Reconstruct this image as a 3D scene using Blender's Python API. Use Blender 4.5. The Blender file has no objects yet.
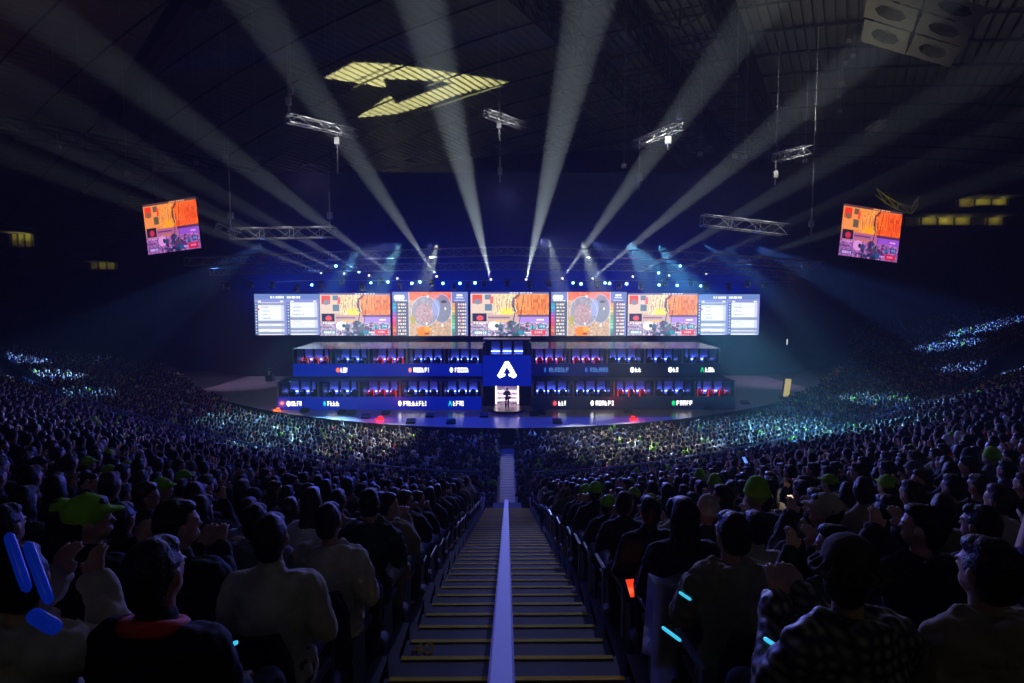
import bpy, bmesh, math, random
import numpy as np
from mathutils import Vector, Matrix, noise
random.seed(7); rng = np.random.default_rng(7)
R = math.radians
sc = bpy.context.scene
COL = sc.collection
EYE = 10.6; F = 568.9
# ------------------------------------------------------------------ camera
cd = bpy.data.cameras.new('camera'); cam = bpy.data.objects.new('camera', cd); COL.objects.link(cam)
cd.lens = 20; cd.sensor_width = 36; cd.clip_start = .05; cd.clip_end = 600
cam.location = (0, 0, EYE); cam.rotation_euler = (R(90 - 4.17), 0, R(-.5)); sc.camera = cam
CM = cam.rotation_euler.to_matrix()
def ray(px, py):
    return CM @ Vector(((px - 512) / F, (341.5 - py) / F, -1))
def at(px, py, Y):
    v = ray(px, py); return Vector((0, 0, EYE)) + v * (Y / v.y)
def proj(p):
    v = CM.transposed() @ (Vector(p) - Vector((0, 0, EYE)))
    return (512 - F * v.x / v.z, 341.5 + F * v.y / v.z) if v.z < -.01 else (-999, -999)
# ------------------------------------------------------------------ helpers
def lin(c):
    return tuple(((x / 255) / 12.92 if x / 255 <= .04045 else ((x / 255 + .055) / 1.055) ** 2.4) for x in c)
MATS = {}
def mat(name, col, rough=.6, metal=0, emit=None, es=0, noise_s=0, noise_a=.15, bump=0, spec=.5):
    if name in MATS: return MATS[name]
    m = bpy.data.materials.new(name); m.use_nodes = True; nt = m.node_tree; b = nt.nodes['Principled BSDF']
    b.inputs['Base Color'].default_value = (*lin(col), 1); b.inputs['Roughness'].default_value = rough
    b.inputs['Metallic'].default_value = metal; b.inputs['Specular IOR Level'].default_value = spec
    if emit: b.inputs['Emission Color'].default_value = (*lin(emit), 1); b.inputs['Emission Strength'].default_value = es
    if noise_s:
        n = nt.nodes.new('ShaderNodeTexNoise'); n.inputs['Scale'].default_value = noise_s; n.inputs['Detail'].default_value = 4
        tc = nt.nodes.new('ShaderNodeTexCoord'); nt.links.new(tc.outputs['Object'], n.inputs['Vector'])
        mx = nt.nodes.new('ShaderNodeMix'); mx.data_type = 'RGBA'
        c = lin(col); mx.inputs[6].default_value = (*[x * (1 - noise_a) for x in c], 1); mx.inputs[7].default_value = (*[min(1, x * (1 + noise_a)) for x in c], 1)
        nt.links.new(n.outputs['Fac'], mx.inputs[0]); nt.links.new(mx.outputs[2], b.inputs['Base Color'])
        if bump:
            bp = nt.nodes.new('ShaderNodeBump'); bp.inputs['Strength'].default_value = bump; bp.inputs['Distance'].default_value = .02
            nt.links.new(n.outputs['Fac'], bp.inputs['Height']); nt.links.new(bp.outputs['Normal'], b.inputs['Normal'])
    MATS[name] = m; return m
def attr_mat(name, rough=.7, emission=0):
    m = bpy.data.materials.new(name); m.use_nodes = True; nt = m.node_tree; b = nt.nodes['Principled BSDF']
    a = nt.nodes.new('ShaderNodeAttribute'); a.attribute_name = 'col'; b.inputs['Roughness'].default_value = rough; b.inputs['Specular IOR Level'].default_value = .25
    if emission:
        b.inputs['Base Color'].default_value = (.01, .01, .01, 1)
        nt.links.new(a.outputs['Color'], b.inputs['Emission Color']); b.inputs['Emission Strength'].default_value = emission
    else: nt.links.new(a.outputs['Color'], b.inputs['Base Color'])
    return m
def tag(o, label=None, cat=None, group=None, kind=None):
    if label: o['label'] = label
    if cat: o['category'] = cat
    if group: o['group'] = group
    if kind: o['kind'] = kind
    return o
def link(name, data, parent=None, loc=None, rz=0):
    o = bpy.data.objects.new(name, data); COL.objects.link(o)
    if parent: o.parent = parent
    if loc is not None: o.location = loc
    if rz: o.rotation_euler = (0, 0, rz)
    return o
def mesh_of(bm, name, m, smooth=False):
    me = bpy.data.meshes.new(name)
    bmesh.ops.recalc_face_normals(bm, faces=bm.faces[:]); bm.to_mesh(me); bm.free()
    for x in (m if isinstance(m, (list, tuple)) else [m]): me.materials.append(x)
    if smooth: me.polygons.foreach_set('use_smooth', [True] * len(me.polygons))
    return me
def obj(name, bm, m, parent=None, loc=None, rz=0, smooth=False):
    return link(name, mesh_of(bm, name, m, smooth), parent, loc, rz)
def box(bm, x0, x1, y0, y1, z0, z1, M=None, mi=0):
    vs = [bm.verts.new((x, y, z)) for x in (x0, x1) for y in (y0, y1) for z in (z0, z1)]
    if M is not None:
        for v in vs: v.co = M @ v.co
    for f in ((0, 1, 3, 2), (4, 6, 7, 5), (0, 4, 5, 1), (2, 3, 7, 6), (0, 2, 6, 4), (1, 5, 7, 3)):
        bm.faces.new([vs[i] for i in f]).material_index = mi
    return vs
def bevel_box(bm, x0, x1, y0, y1, z0, z1, r=.01):
    vs = box(bm, x0, x1, y0, y1, z0, z1)
    es = list({e for v in vs for e in v.link_edges})
    bmesh.ops.bevel(bm, geom=es, offset=r, segments=2, affect='EDGES', profile=.6)
def frame_of(d):
    d = d.normalized(); a = Vector((0, 0, 1)) if abs(d.z) < .9 else Vector((1, 0, 0))
    x = d.cross(a).normalized(); return x, d.cross(x).normalized()
def tube(bm, p0, p1, r0, r1=None, seg=6, cap=True):
    r1 = r0 if r1 is None else r1; p0 = Vector(p0); p1 = Vector(p1)
    x, y = frame_of(p1 - p0); A = []; B = []
    for i in range(seg):
        a = 2 * math.pi * i / seg; o = x * math.cos(a) + y * math.sin(a)
        A.append(bm.verts.new(p0 + o * r0)); B.append(bm.verts.new(p1 + o * r1))
    for i in range(seg): bm.faces.new((A[i], A[(i + 1) % seg], B[(i + 1) % seg], B[i]))
    if cap: bm.faces.new(A[::-1]); bm.faces.new(B)
def lathe(bm, prof, seg=20, M=Matrix()):
    rings = []
    for r, z in prof: rings.append([bm.verts.new(M @ Vector((r * math.cos(2 * math.pi * i / seg), r * math.sin(2 * math.pi * i / seg), z))) for i in range(seg)])
    for a, b in zip(rings, rings[1:]):
        for i in range(seg): bm.faces.new((a[i], a[(i + 1) % seg], b[(i + 1) % seg], b[i]))
    bm.faces.new(rings[0][::-1]); bm.faces.new(rings[-1])
def ell(bm, c, r, seg=16, M=None):
    m = Matrix.Translation(c) @ Matrix.Diagonal((*r, 1))
    if M is not None: m = M @ m
    n = seg // 2 + 1; rg = []
    for j in range(1, n):
        b = math.pi * j / n; rg.append([bm.verts.new(m @ Vector((math.sin(b) * math.cos(2 * math.pi * i / seg), math.sin(b) * math.sin(2 * math.pi * i / seg), math.cos(b)))) for i in range(seg)])
    t = bm.verts.new(m @ Vector((0, 0, 1))); u = bm.verts.new(m @ Vector((0, 0, -1)))
    for i in range(seg):
        k = (i + 1) % seg; bm.faces.new((t, rg[0][i], rg[0][k])); bm.faces.new((u, rg[-1][k], rg[-1][i]))
        for a, b in zip(rg, rg[1:]): bm.faces.new((a[i], b[i], b[k], a[k]))
def cap_(bm, p0, p1, r0, r1, M=None):
    p0 = Vector(p0); p1 = Vector(p1)
    if M is not None: p0 = M @ p0; p1 = M @ p1
    tube(bm, p0, p1, r0, r1, 14); ell(bm, p0, (r0,) * 3, 14); ell(bm, p1, (r1,) * 3, 14)
def remesh(bm, name, m, vox, wr=0, smooth_it=4):
    me = bpy.data.meshes.new(name + '_raw'); bm.to_mesh(me); bm.free()
    o = bpy.data.objects.new('tmp', me); COL.objects.link(o)
    md = o.modifiers.new('r', 'REMESH'); md.mode = 'VOXEL'; md.voxel_size = vox; md.use_smooth_shade = True
    s = o.modifiers.new('s', 'SMOOTH'); s.factor = .5; s.iterations = smooth_it
    bpy.context.view_layer.update(); dg = bpy.context.evaluated_depsgraph_get()
    out = bpy.data.meshes.new_from_object(o.evaluated_get(dg)); bpy.data.objects.remove(o); out.name = name
    if wr:
        for v in out.vertices:
            v.co += v.normal * wr * (noise.noise(v.co * 9) + .7 * (abs(noise.noise(Vector((v.co.x * 8, v.co.y * 8, v.co.z * 17)))) if wr > .008 else 0) + .5 * noise.noise(Vector((v.co.x * 25, v.co.y * 25, v.co.z * 12))))
    out.materials.clear(); out.materials.append(m)
    out.polygons.foreach_set('use_smooth', [True] * len(out.polygons))
    return out
def quadmesh(name, V, Fq, m, cols=None, smooth=False):
    V = np.asarray(V, np.float32); Fq = np.asarray(Fq, np.int32); me = bpy.data.meshes.new(name)
    me.vertices.add(len(V)); me.vertices.foreach_set('co', V.ravel())
    me.loops.add(Fq.size); me.loops.foreach_set('vertex_index', Fq.ravel())
    me.polygons.add(len(Fq)); me.polygons.foreach_set('loop_start', np.arange(0, Fq.size, 4, dtype=np.int32))
    me.polygons.foreach_set('use_smooth', np.full(len(Fq), smooth))
    me.update(calc_edges=True)
    if cols is not None:
        cols = np.asarray(cols, np.float32); dom = 'POINT' if len(cols) == len(V) else 'CORNER'
        if dom == 'CORNER': cols = np.repeat(cols, 4, axis=0)
        a = me.color_attributes.new('col', 'FLOAT_COLOR', dom)
        a.data.foreach_set('color', np.hstack([cols, np.ones((len(cols), 1), np.float32)]).astype(np.float32).ravel())
    me.materials.append(m); me.validate(); return me
# ------------------------------------------------------------------ materials
M_conc = mat('dark_concrete', (52, 52, 58), .8, noise_s=3, bump=.2)
M_floor = mat('hall_floor', (40, 40, 46), .6, noise_s=2)
M_step = mat('stair_concrete', (46, 44, 48), .75, noise_s=6, bump=.2)
M_nose = mat('yellow_nosing', (235, 205, 0), .7, spec=.1)
M_seat = mat('seat_plastic', (22, 24, 34), .4, noise_s=8)
M_arm = mat('armrest_plastic', (120, 124, 140), .3)
M_rail = mat('handrail_paint', (190, 190, 232), .65)
M_steel = mat('truss_aluminium', (150, 152, 160), .4, .6, noise_s=3)
M_black = mat('black_metal', (16, 16, 18), .45)
M_cloth = mat('black_drape', (14, 14, 18), .9, noise_s=1)
M_deck = mat('stage_deck', (150, 138, 150), .24, noise_s=.6, noise_a=.06)
M_skirt = mat('stage_skirt', (12, 12, 16), .8)
M_skin = mat('skin', (205, 160, 132), .5, noise_s=12, noise_a=.06)
M_hair = mat('black_hair', (14, 12, 12), .5, noise_s=60, noise_a=.5, bump=.5)
M_brown = mat('brown_hair', (62, 38, 24), .4, noise_s=60, noise_a=.4, bump=.5)
M_boothnavy = mat('booth_navy', (16, 22, 60), .35, noise_s=2)
M_booth_dark = mat('booth_charcoal', (14, 16, 26), .3)
M_roofgloss = mat('booth_roof_gloss', (120, 120, 128), .12, .7, noise_s=1, noise_a=.05)
M_back = mat('booth_back_panel', (150, 165, 240), .6)
M_strip = mat('white_light_strip', (200, 200, 255), .5, emit=(120, 140, 255), es=16)
M_redstrip = mat('red_light_strip', (200, 20, 20), .5, emit=(255, 30, 25), es=1.5)
M_orstrip = mat('orange_light_strip', (200, 80, 20), .5, emit=(255, 80, 25), es=1.5)
M_white = mat('white_sign', (255, 255, 255), .5, emit=(255, 255, 255), es=1.5)
M_roof = mat('roof_sheet', (105, 105, 100), .7, noise_s=.15, noise_a=.25)
M_beam = mat('roof_beam', (26, 26, 28), .7)
M_dark = mat('dark_wall', (22, 22, 26), .9, noise_s=.5)
M_lampw = mat('beam_lens', (255, 255, 255), .4, emit=(235, 240, 255), es=1.6)
M_lampb = mat('blue_lens', (150, 200, 255), .4, emit=(110, 190, 255), es=12)
M_lampoff = mat('dark_lens', (40, 45, 60), .1)
# ------------------------------------------------------------------ bowl
HALF = .93
def uX(X): return np.sqrt(100 + (.85 * X) ** 2) - 10
def d_of(X, t): return 22.8 + uX(X) - t
def slope(X): return .7225 * X / np.sqrt(100 + (.85 * X) ** 2)
def zup(t): return 2.04 + .305 * t
def zlow(X): return .12 * max(0., abs(X) - 22)
def dstage(X): return 41.3 + .0167 * X * X
PITCH = .95
T_ROWS = [20.9 - PITCH * k for k in range(22)]
def terrace():
    V = []; Fq = []
    for sgn in (-1, 1):
        xs = np.concatenate([np.linspace(HALF, 30, 30), np.linspace(32, 84, 22)]) * sgn
        prof = []
        for k in range(25, -1, -1):            # from low to high
            t = 20.9 - PITCH * k
            if k > 21: continue
            prof += [(t - .42, zup(t)), (t + .53, zup(t))]
        prof = [(-.9 - .05, 0.0), (-.95, zup(.95 - .42)), (prof[0][0], zup(.95 - .42))] + prof + [(22.6, zup(21.85)), (30, zup(21.85) + .3)]
        base = len(V)
        for x in xs:
            for t, z in prof:
                zz = z if z > .01 else 0.0
                V.append((x, float(d_of(x, t)), zz))
        n = len(prof)
        for i in range(len(xs) - 1):
            for j in range(n - 1):
                a = base + i * n + j; Fq.append((a, a + 1, a + 1 + n, a + n) if sgn < 0 else (a, a + n, a + 1 + n, a + 1))
    o = link('floor_terraces', quadmesh('floor_terraces', V, Fq, M_conc)); o['kind'] = 'structure'
terrace()
# flat/raked lower floor
V = []; Fq = []
xs = np.linspace(-96, 96, 97); ys = np.linspace(14, 116, 60)
for x in xs:
    for y in ys: V.append((x, y, zlow(x) if y < 200 else 0))
for i in range(96):
    for j in range(59):
        a = i * 60 + j; Fq.append((a, a + 60, a + 61, a + 1))
link('floor', quadmesh('floor', V, Fq, M_floor))['kind'] = 'structure'
# central aisle stairs
bm = bmesh.new(); nz = bmesh.new(); k = 0; t = 21.6
while t > -.4:
    y = 22.8 - t; z = 2.04 + .305 * (t) - .02
    box(bm, -HALF, HALF, y - .4, y + .0 + .075, z - 1.2, z)
    for s in (-1, 1): box(nz, .05 * s, (HALF - .04) * s, y + .035, y + .082, z - .03, z + .006)
    t -= PITCH / 2; k += 1
st = obj('floor_stairs', bm, M_step); st['kind'] = 'structure'
obj('step_nosing', nz, M_nose, st)
bm = bmesh.new()
for i in range(36): box(bm, -.42, .42, 23.9 + i * .475, 23.9 + i * .475 + .44, 0, .03)
o = obj('floor_walkway', bm, mat('blue_lit_walkway', (84, 92, 140), .35, noise_s=3)); o['kind'] = 'structure'  # blue light falling on the aisle is put into this colour
bm = bmesh.new()
for i in range(4): box(bm, -.6, .6, 22.9 + i * .25, 23.9, 0, 1.9 - i * .45)
o = obj('floor_lower_steps', bm, M_step); o['kind'] = 'structure'
# row number on a riser
def text_obj(name, s, size, m, parent=None, loc=(0, 0, 0), rot=(R(90), 0, 0), ext=.003):
    c = bpy.data.curves.new(name, 'FONT'); c.body = s; c.size = size; c.extrude = ext; c.align_x = 'CENTER'; c.align_y = 'CENTER'
    o = bpy.data.objects.new('t', c); COL.objects.link(o); bpy.context.view_layer.update()
    me = bpy.data.meshes.new_from_object(o.evaluated_get(bpy.context.evaluated_depsgraph_get())); bpy.data.objects.remove(o)
    me.materials.clear(); me.materials.append(m); r = link(name, me, parent, loc); r.rotation_euler = rot; return r
text_obj('row_number', '40', .2, M_nose, st, (-.76, 22.8 - 17.8 - .075, zup(17.8) - .012), (R(8), 0, 0))
# handrail
hr = link('handrail', None, loc=(-.02, 0, 0)); tag(hr, 'pale flat-topped handrail running down the middle of the stairs', 'handrail')
def zr(y): return 2.04 + .305 * (22.8 - y) + .9
bm = bmesh.new()
a = .046
P = [(.9, zr(.9)), (13.4, zr(13.4)), (13.6, zr(13.6) - .12)]
rows = []
for y, z in P: rows.append([bm.verts.new((sx * a, y, z + dz)) for sx, dz in ((-1, -.035), (-1, -.008), (-.8, 0), (.8, 0), (1, -.008), (1, -.035))])
for r0, r1 in zip(rows, rows[1:]):
    for i in range(6): bm.faces.new((r0[i], r0[(i + 1) % 6], r1[(i + 1) % 6], r1[i]))
bm.faces.new(rows[0]); bm.faces.new(rows[-1][::-1])
obj('rail_top', bm, M_rail, hr)
for i in range(8):
    y = 1.2 + i * 1.7; bm = bmesh.new(); tube(bm, (0, y, zr(y) - .92), (0, y, zr(y) - .03), .022, seg=10)
    tube(bm, (0, y, zr(y) - .93), (0, y, zr(y) - .91), .05, seg=10); obj('post', bm, M_steel, hr)
# guard rails along the cross aisle
M_gr = mat('guard_rail_paint', (150, 155, 215), .35, .3)
M_gw = mat('parapet_panel', (60, 62, 90), .5)
for s, nm in ((-1, 'left'), (1, 'right')):
    g = link('guard_rail', None, loc=(0, 0, 0)); tag(g, f'long curved guard rail along the walkway {nm} of the stairs', 'railing')
    xs = np.linspace(1.1, 46, 46) * s; bm = bmesh.new(); bp = bmesh.new()
    pr = None
    for x in xs:
        p = Vector((x, float(d_of(x, -.85)), 3.32))
        if pr:
            tube(bm, pr, p, .035, seg=8); tube(bm, pr - Vector((0, 0, .35)), p - Vector((0, 0, .35)), .018, seg=6)
            vs = [bp.verts.new(q) for q in (pr - Vector((0, 0, .95)), p - Vector((0, 0, .95)), p - Vector((0, 0, .5)), pr - Vector((0, 0, .5)))]
            bp.faces.new(vs)
        tube(bm, p - Vector((0, 0, 1.1)), p, .02, seg=6); pr = p
    obj('rail_bars', bm, M_gr, g)
    bmesh.ops.solidify(bp, geom=bp.faces[:], thickness=.05); obj('parapet', bp, M_gw, g)
# ------------------------------------------------------------------ people prototypes
def hand(bm, w, dirv, side, up, M=None, curl=.5):
    d = Vector(dirv).normalized(); u = Vector(up).normalized(); lat = d.cross(u).normalized() * side
    w = Vector(w); pc = w + d * .045
    for i in range(4):
        b0 = w + d * .02 + lat * (.008 * (i - 1.5)); b1 = w + d * .085 + lat * (.021 * (i - 1.5)); cap_(bm, b0, b1, .015, .0125, M)
        L = (.04, .046, .043, .034)[i]; k1 = b1 + (d * math.cos(curl) - u * math.sin(curl)) * L; k2 = k1 + (d * math.cos(curl * 2) - u * math.sin(curl * 2)) * L * .75
        cap_(bm, b1, k1, .0098, .009, M); cap_(bm, k1, k2, .009, .0078, M)
    t0 = w + d * .03 - lat * .03; t1 = t0 + d * .03 - lat * .028; t2 = t1 + d * .03 - lat * .004
    cap_(bm, t0, t1, .013, .011, M); cap_(bm, t1, t2, .0105, .009, M)
def arm_pts(pose, s):
    sh = Vector((.185 * s, -.02, .965))
    if pose == 'lap': return sh, Vector((.24 * s, .04, .70)), Vector((.09 * s, .27, .625)), (-.35 * s, 1, -.1), (0, 0, 1)
    if pose == 'lean': return sh + Vector((0, .13, -.03)), Vector((.21 * s, .26, .68)), Vector((.05 * s, .42, .80)), (-.3 * s, .6, .5), (0, -.6, .8)
    if pose == 'phone': return sh, Vector((.24 * s, .08, .76)), Vector((.06 * s, .32, .95)), (-.2 * s, .4, .8), (0, -1, .3)
    return sh, Vector((.27 * s, .12, .86)), Vector((.10 * s, .22, 1.10)), (-.3 * s, .15, 1), (0, -1, .1)
SPEC = {'lap': (0, 0), 'lean': (15, .13), 'phone': (-48, .02), 'clap': (38, 0)}
def person_parts(pose, lod=1):
    yaw, ly = SPEC[pose]
    H = Matrix.Translation((0, ly - .01, 0)) @ Matrix.Rotation(R(yaw), 4, 'Z')
    def trunk(bm, g):
        cap_(bm, (-.07, -.02, .53), (.07, -.02, .53), .13 + g, .13 + g)
        cap_(bm, (0, -.01, .58), (0, ly * .6 - .03, .84), .135 + g, .14 + g)
        ell(bm, (0, ly * .75 - .02, .88), (.172 + g, .115 + g, .16 + g))
        cap_(bm, (-.12, ly - .03, .965), (.12, ly - .03, .965), .072 + g, .072 + g)
    def arms(bm, g, hands):
        for s in (-1, 1):
            sh, el, wr, hd, up = arm_pts(pose, s)
            cap_(bm, sh, el, .055 + g, .043 + g); cap_(bm, el, wr, .043 + g, .028 + g)
            if hands: hand(bm, wr, hd, s, up)
    def legs(bm, g):
        for s in (-1, 1):
            cap_(bm, (.09 * s, 0, .52), (.13 * s, .43, .52), .085 + g, .06 + g); cap_(bm, (.13 * s, .43, .52), (.13 * s, .40, .12), .058 + g, .042 + g)
    out = {}
    bm = bmesh.new(); trunk(bm, 0); arms(bm, 0, True); legs(bm, 0)
    for s in (-1, 1): cap_(bm, (.13 * s, .40, .07), (.14 * s, .56, .045), .045, .035)
    cap_(bm, (0, ly - .02, 1.0), (0, ly + .0, 1.14), .055, .05)
    ell(bm, (0, .0, 1.225), (.076, .097, .115), M=H); ell(bm, (0, .038, 1.165), (.054, .06, .058), M=H)
    cap_(bm, (0, .092, 1.225), (0, .106, 1.198), .008, .0115, H); ell(bm, (0, .09, 1.158), (.024, .014, .009), M=H)
    ell(bm, (0, .078, 1.243), (.058, .022, .012), M=H)
    for s in (-1, 1): ell(bm, (.078 * s, .0, 1.21), (.012, .022, .033), M=H); ell(bm, (.03 * s, .086, 1.22), (.014, .01, .008), M=H)
    out['body'] = remesh(bm, 'person', M_skin, .0075 * lod, smooth_it=2)
    g = .022
    bm = bmesh.new(); trunk(bm, g); arms(bm, g, False); cap_(bm, (0, ly - .02, 1.0), (0, ly - .01, 1.06), .075, .068)
    out['jacket'] = remesh(bm, 'jacket', M_black, .012 * lod, .019)
    bm = bmesh.new(); trunk(bm, g + .012); arms(bm, g + .012, False)
    for i in range(9):
        a = R(-200 + i * 27.5); a2 = R(-200 + (i + 1) * 27.5)
        cap_(bm, (.105 * math.cos(a), ly - .03 + .09 * math.sin(a), 1.045 + .02 * math.sin(a)), (.105 * math.cos(a2), ly - .03 + .09 * math.sin(a2), 1.045 + .02 * math.sin(a2)), .034, .034)
    ell(bm, (0, ly - .12, 1.0), (.11, .06, .09)); out['hoodie'] = remesh(bm, 'hoodie', M_black, .012 * lod, .023)
    bm = bmesh.new(); legs(bm, .016); cap_(bm, (-.08, -.02, .53), (.08, -.02, .53), .14, .14)
    out['trousers'] = remesh(bm, 'trousers', M_black, .015 * lod, .006)
    def hairmesh(nm, fn):
        bm = bmesh.new(); fn(bm); return remesh(bm, nm, M_hair, .009 * lod, .012)
    def short(bm):
        ell(bm, (0, -.022, 1.247), (.088, .1, .108), M=H); ell(bm, (0, -.05, 1.19), (.075, .06, .075), M=H); ell(bm, (0, .03, 1.305), (.066, .062, .036), M=H)
    def long_(bm):
        ell(bm, (0, -.022, 1.25), (.091, .103, .108), M=H); ell(bm, (0, -.055, 1.15), (.09, .06, .14), M=H); ell(bm, (0, .03, 1.305), (.072, .066, .036), M=H)
        for s in (-1, 1): cap_(bm, (.07 * s, -.01, 1.2), (.07 * s, -.02, 1.03), .026, .03, H)
        ell(bm, (0, -.075, 1.02), (.10, .045, .12), M=H)
    out['short'] = hairmesh('hair', short); out['long'] = hairmesh('hair', long_)
    def cap(bm):
        ell(bm, (0, -.012, 1.262), (.096, .112, .098), M=H); ell(bm, (0, .1, 1.262), (.062, .062, .011), M=H); ell(bm, (0, -.01, 1.362), (.012, .012, .008), M=H)
    def beanie(bm):
        ell(bm, (0, -.02, 1.27), (.098, .112, .125), M=H)
        for i in range(16):
            a = i * math.pi / 8; b = a + math.pi / 8
            cap_(bm, (.094 * math.cos(a), -.018 + .108 * math.sin(a), 1.24), (.094 * math.cos(b), -.018 + .108 * math.sin(b), 1.24), .02, .02, H)
    def bucket(bm):
        ell(bm, (0, -.01, 1.28), (.095, .108, .085), M=H)
        for i in range(16):
            a = i * math.pi / 8; b = a + math.pi / 8
            cap_(bm, (.1 * math.cos(a), -.01 + .115 * math.sin(a), 1.262), (.13 * math.cos(a), -.01 + .145 * math.sin(a), 1.24), .012, .008, H)
            cap_(bm, (.128 * math.cos(a), -.01 + .143 * math.sin(a), 1.24), (.128 * math.cos(b), -.01 + .143 * math.sin(b), 1.24), .01, .01, H)
    def hood(bm):
        ell(bm, (0, -.04, 1.24), (.112, .115, .135), M=H)
        for i in range(14):
            a = i * math.pi / 7; b = a + math.pi / 7
            cap_(bm, (.105 * math.cos(a), .045, 1.22 + .125 * math.sin(a)), (.105 * math.cos(b), .045, 1.22 + .125 * math.sin(b)), .025, .025, H)
    for nm, fn in (('cap', cap), ('knit_beanie', beanie), ('bucket_hat', bucket), ('hood', hood)):
        bm = bmesh.new(); fn(bm); out[nm] = remesh(bm, nm, M_black, .009 * lod, .004 if nm != 'hood' else .012)
    return out
PROTO = {(p, l): person_parts(p, l) for p in SPEC for l in (1, 2.2)}
VAR = {}
CLOTH = {'black': (16, 16, 20), 'charcoal': (44, 44, 50), 'navy': (22, 28, 58), 'grey': (110, 112, 118), 'cream': (196, 186, 160), 'white': (215, 215, 222), 'beige': (150, 135, 105),
         'brown': (80, 56, 38), 'red': (190, 30, 24), 'dark green': (30, 58, 34), 'lime green': (150, 215, 20), 'purple': (72, 48, 110), 'denim blue': (52, 74, 122), 'khaki': (108, 98, 62)}
CM_ = {k: mat('fabric_' + k.replace(' ', '_'), v, .85, noise_s=14, noise_a=.25, bump=.4) for k, v in CLOTH.items()}
# plaid fabric
mp = bpy.data.materials.new('fabric_plaid'); mp.use_nodes = True; nt = mp.node_tree
w1 = nt.nodes.new('ShaderNodeTexWave'); w2 = nt.nodes.new('ShaderNodeTexWave'); w2.bands_direction = 'Z'; tc = nt.nodes.new('ShaderNodeTexCoord')
for w in (w1, w2): w.inputs['Scale'].default_value = 7; nt.links.new(tc.outputs['Object'], w.inputs['Vector'])
mm = nt.nodes.new('ShaderNodeMath'); mm.operation = 'MULTIPLY'; nt.links.new(w1.outputs['Fac'], mm.inputs[0]); nt.links.new(w2.outputs['Fac'], mm.inputs[1])
cr = nt.nodes.new('ShaderNodeValToRGB'); cr.color_ramp.elements[0].color = (.02, .02, .018, 1); cr.color_ramp.elements[1].color = (.45, .38, .22, 1)
nt.links.new(mm.outputs[0], cr.inputs[0]); nt.links.new(cr.outputs[0], nt.nodes['Principled BSDF'].inputs['Base Color']); CM_['black and cream plaid'] = mp
SHOE = []
for s_i in (-1, 1):
    bm = bmesh.new(); cap_(bm, (.13 * s_i, .385, .075), (.14 * s_i, .575, .05), .062, .052); cap_(bm, (.13 * s_i, .395, .1), (.13 * s_i, .395, .16), .058, .056)
    for v in bm.verts: v.co.z = max(v.co.z, .004)
    SHOE.append(mesh_of(bm, 'shoe', CM_['charcoal'], True))
def place_person(loc, rz, a, name='person', s=1.0):
    lod = 1 if math.hypot(loc[0], loc[1]) < 5 else 2.2
    P = PROTO[(a['pose'], lod)]
    r = link(name, P['body'], None, loc, rz); r.scale = (s, s, s)
    def part(nm, me, m):
        k = (me.name, m.name)
        if k not in VAR: VAR[k] = me.copy(); VAR[k].materials[0] = m
        c = link(nm, VAR[k], r)
    part(a['top'], P[a['top']], CM_[a['cloth']]); part('trousers', P['trousers'], CM_[a.get('legs', 'black')])
    if math.hypot(loc[0], loc[1]) < 9:
        for m_ in SHOE: link('shoe', m_, r)
    if a['hat']: part(a['hat'], P[a['hat']], CM_[a['hatcol']])
    if a['hat'] != 'hood' or True: part('hair', P[a['hair']], M_brown if a.get('hc') == 'brown' else M_hair) if a['hat'] not in ('hood', 'knit_beanie') else None
    if a.get('scarf'):
        bm = bmesh.new()
        for i in range(18):
            u = i * math.pi / 9; w = u + math.pi / 9
            cap_(bm, (.09 * math.cos(u), -.03 + .08 * math.sin(u), 1.045 - .03 * math.sin(u)), (.09 * math.cos(w), -.03 + .08 * math.sin(w), 1.045 - .03 * math.sin(w)), .03, .03)
        tag(link('collar', remesh(bm, 'collar', mat('orange_red_cloth', (240, 60, 20), .7), .011, .004), r), 'orange-red raised collar')
    return r
ORD = 'first second third fourth fifth sixth seventh eighth ninth tenth eleventh twelfth thirteenth fourteenth fifteenth sixteenth seventeenth eighteenth nineteenth twentieth'.split()
def ordn(n):
    return ORD[n - 1] if n <= 20 else (['twenty', 'thirty', 'forty'][(n // 10) - 2] + ('-' + ORD[n % 10 - 1] if n % 10 else 'th'))
# seats ------------------------------------------------------------
seats = []   # x,y,z,rz,row,num,side,zone
for k, t in enumerate(T_ROWS):
    for s in (-1, 1):
        x = HALF + .3; n = 1
        while True:
            X = x * s; y = float(d_of(X, t)); sl = float(slope(X))
            if x > 70 or y > 66 + (30 if s > 0 else 0): break
            if abs(X) < y * .9 + 1.6 and y > 1: seats.append((X, y, zup(t), math.atan(sl), k + 1, n, s, 0))
            x += .53 / math.sqrt(1 + sl * sl); n += 1
nk = 0
for k in range(60):
    t = -1.75 - k * .98; any_ = False
    for s in (-1, 1):
        x = .42 + .32; n = 1
        while x < (58 if s < 0 else 92):
            X = x * s; y = float(d_of(X, t)); sl = float(slope(X))
            lim = 66 if s < 0 else 104
            if y < dstage(X) - 1.0 and y < lim and abs(X) < y * .9 + 1.6: seats.append((X, y, zlow(X), math.atan(sl), k + 1, n, s, 1)); any_ = True
            x += .54 / math.sqrt(1 + sl * sl); n += 1
seats.sort(key=lambda q: q[0] ** 2 + q[1] ** 2)
def inframe(q):
    px, py = proj((q[0], q[1], q[2] + 1.2)); return -25 < px < 1049 and py < 700
near = []; rest = []
for q in seats: (near if len(near) < 300 and inframe(q) else rest).append(q)
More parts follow.
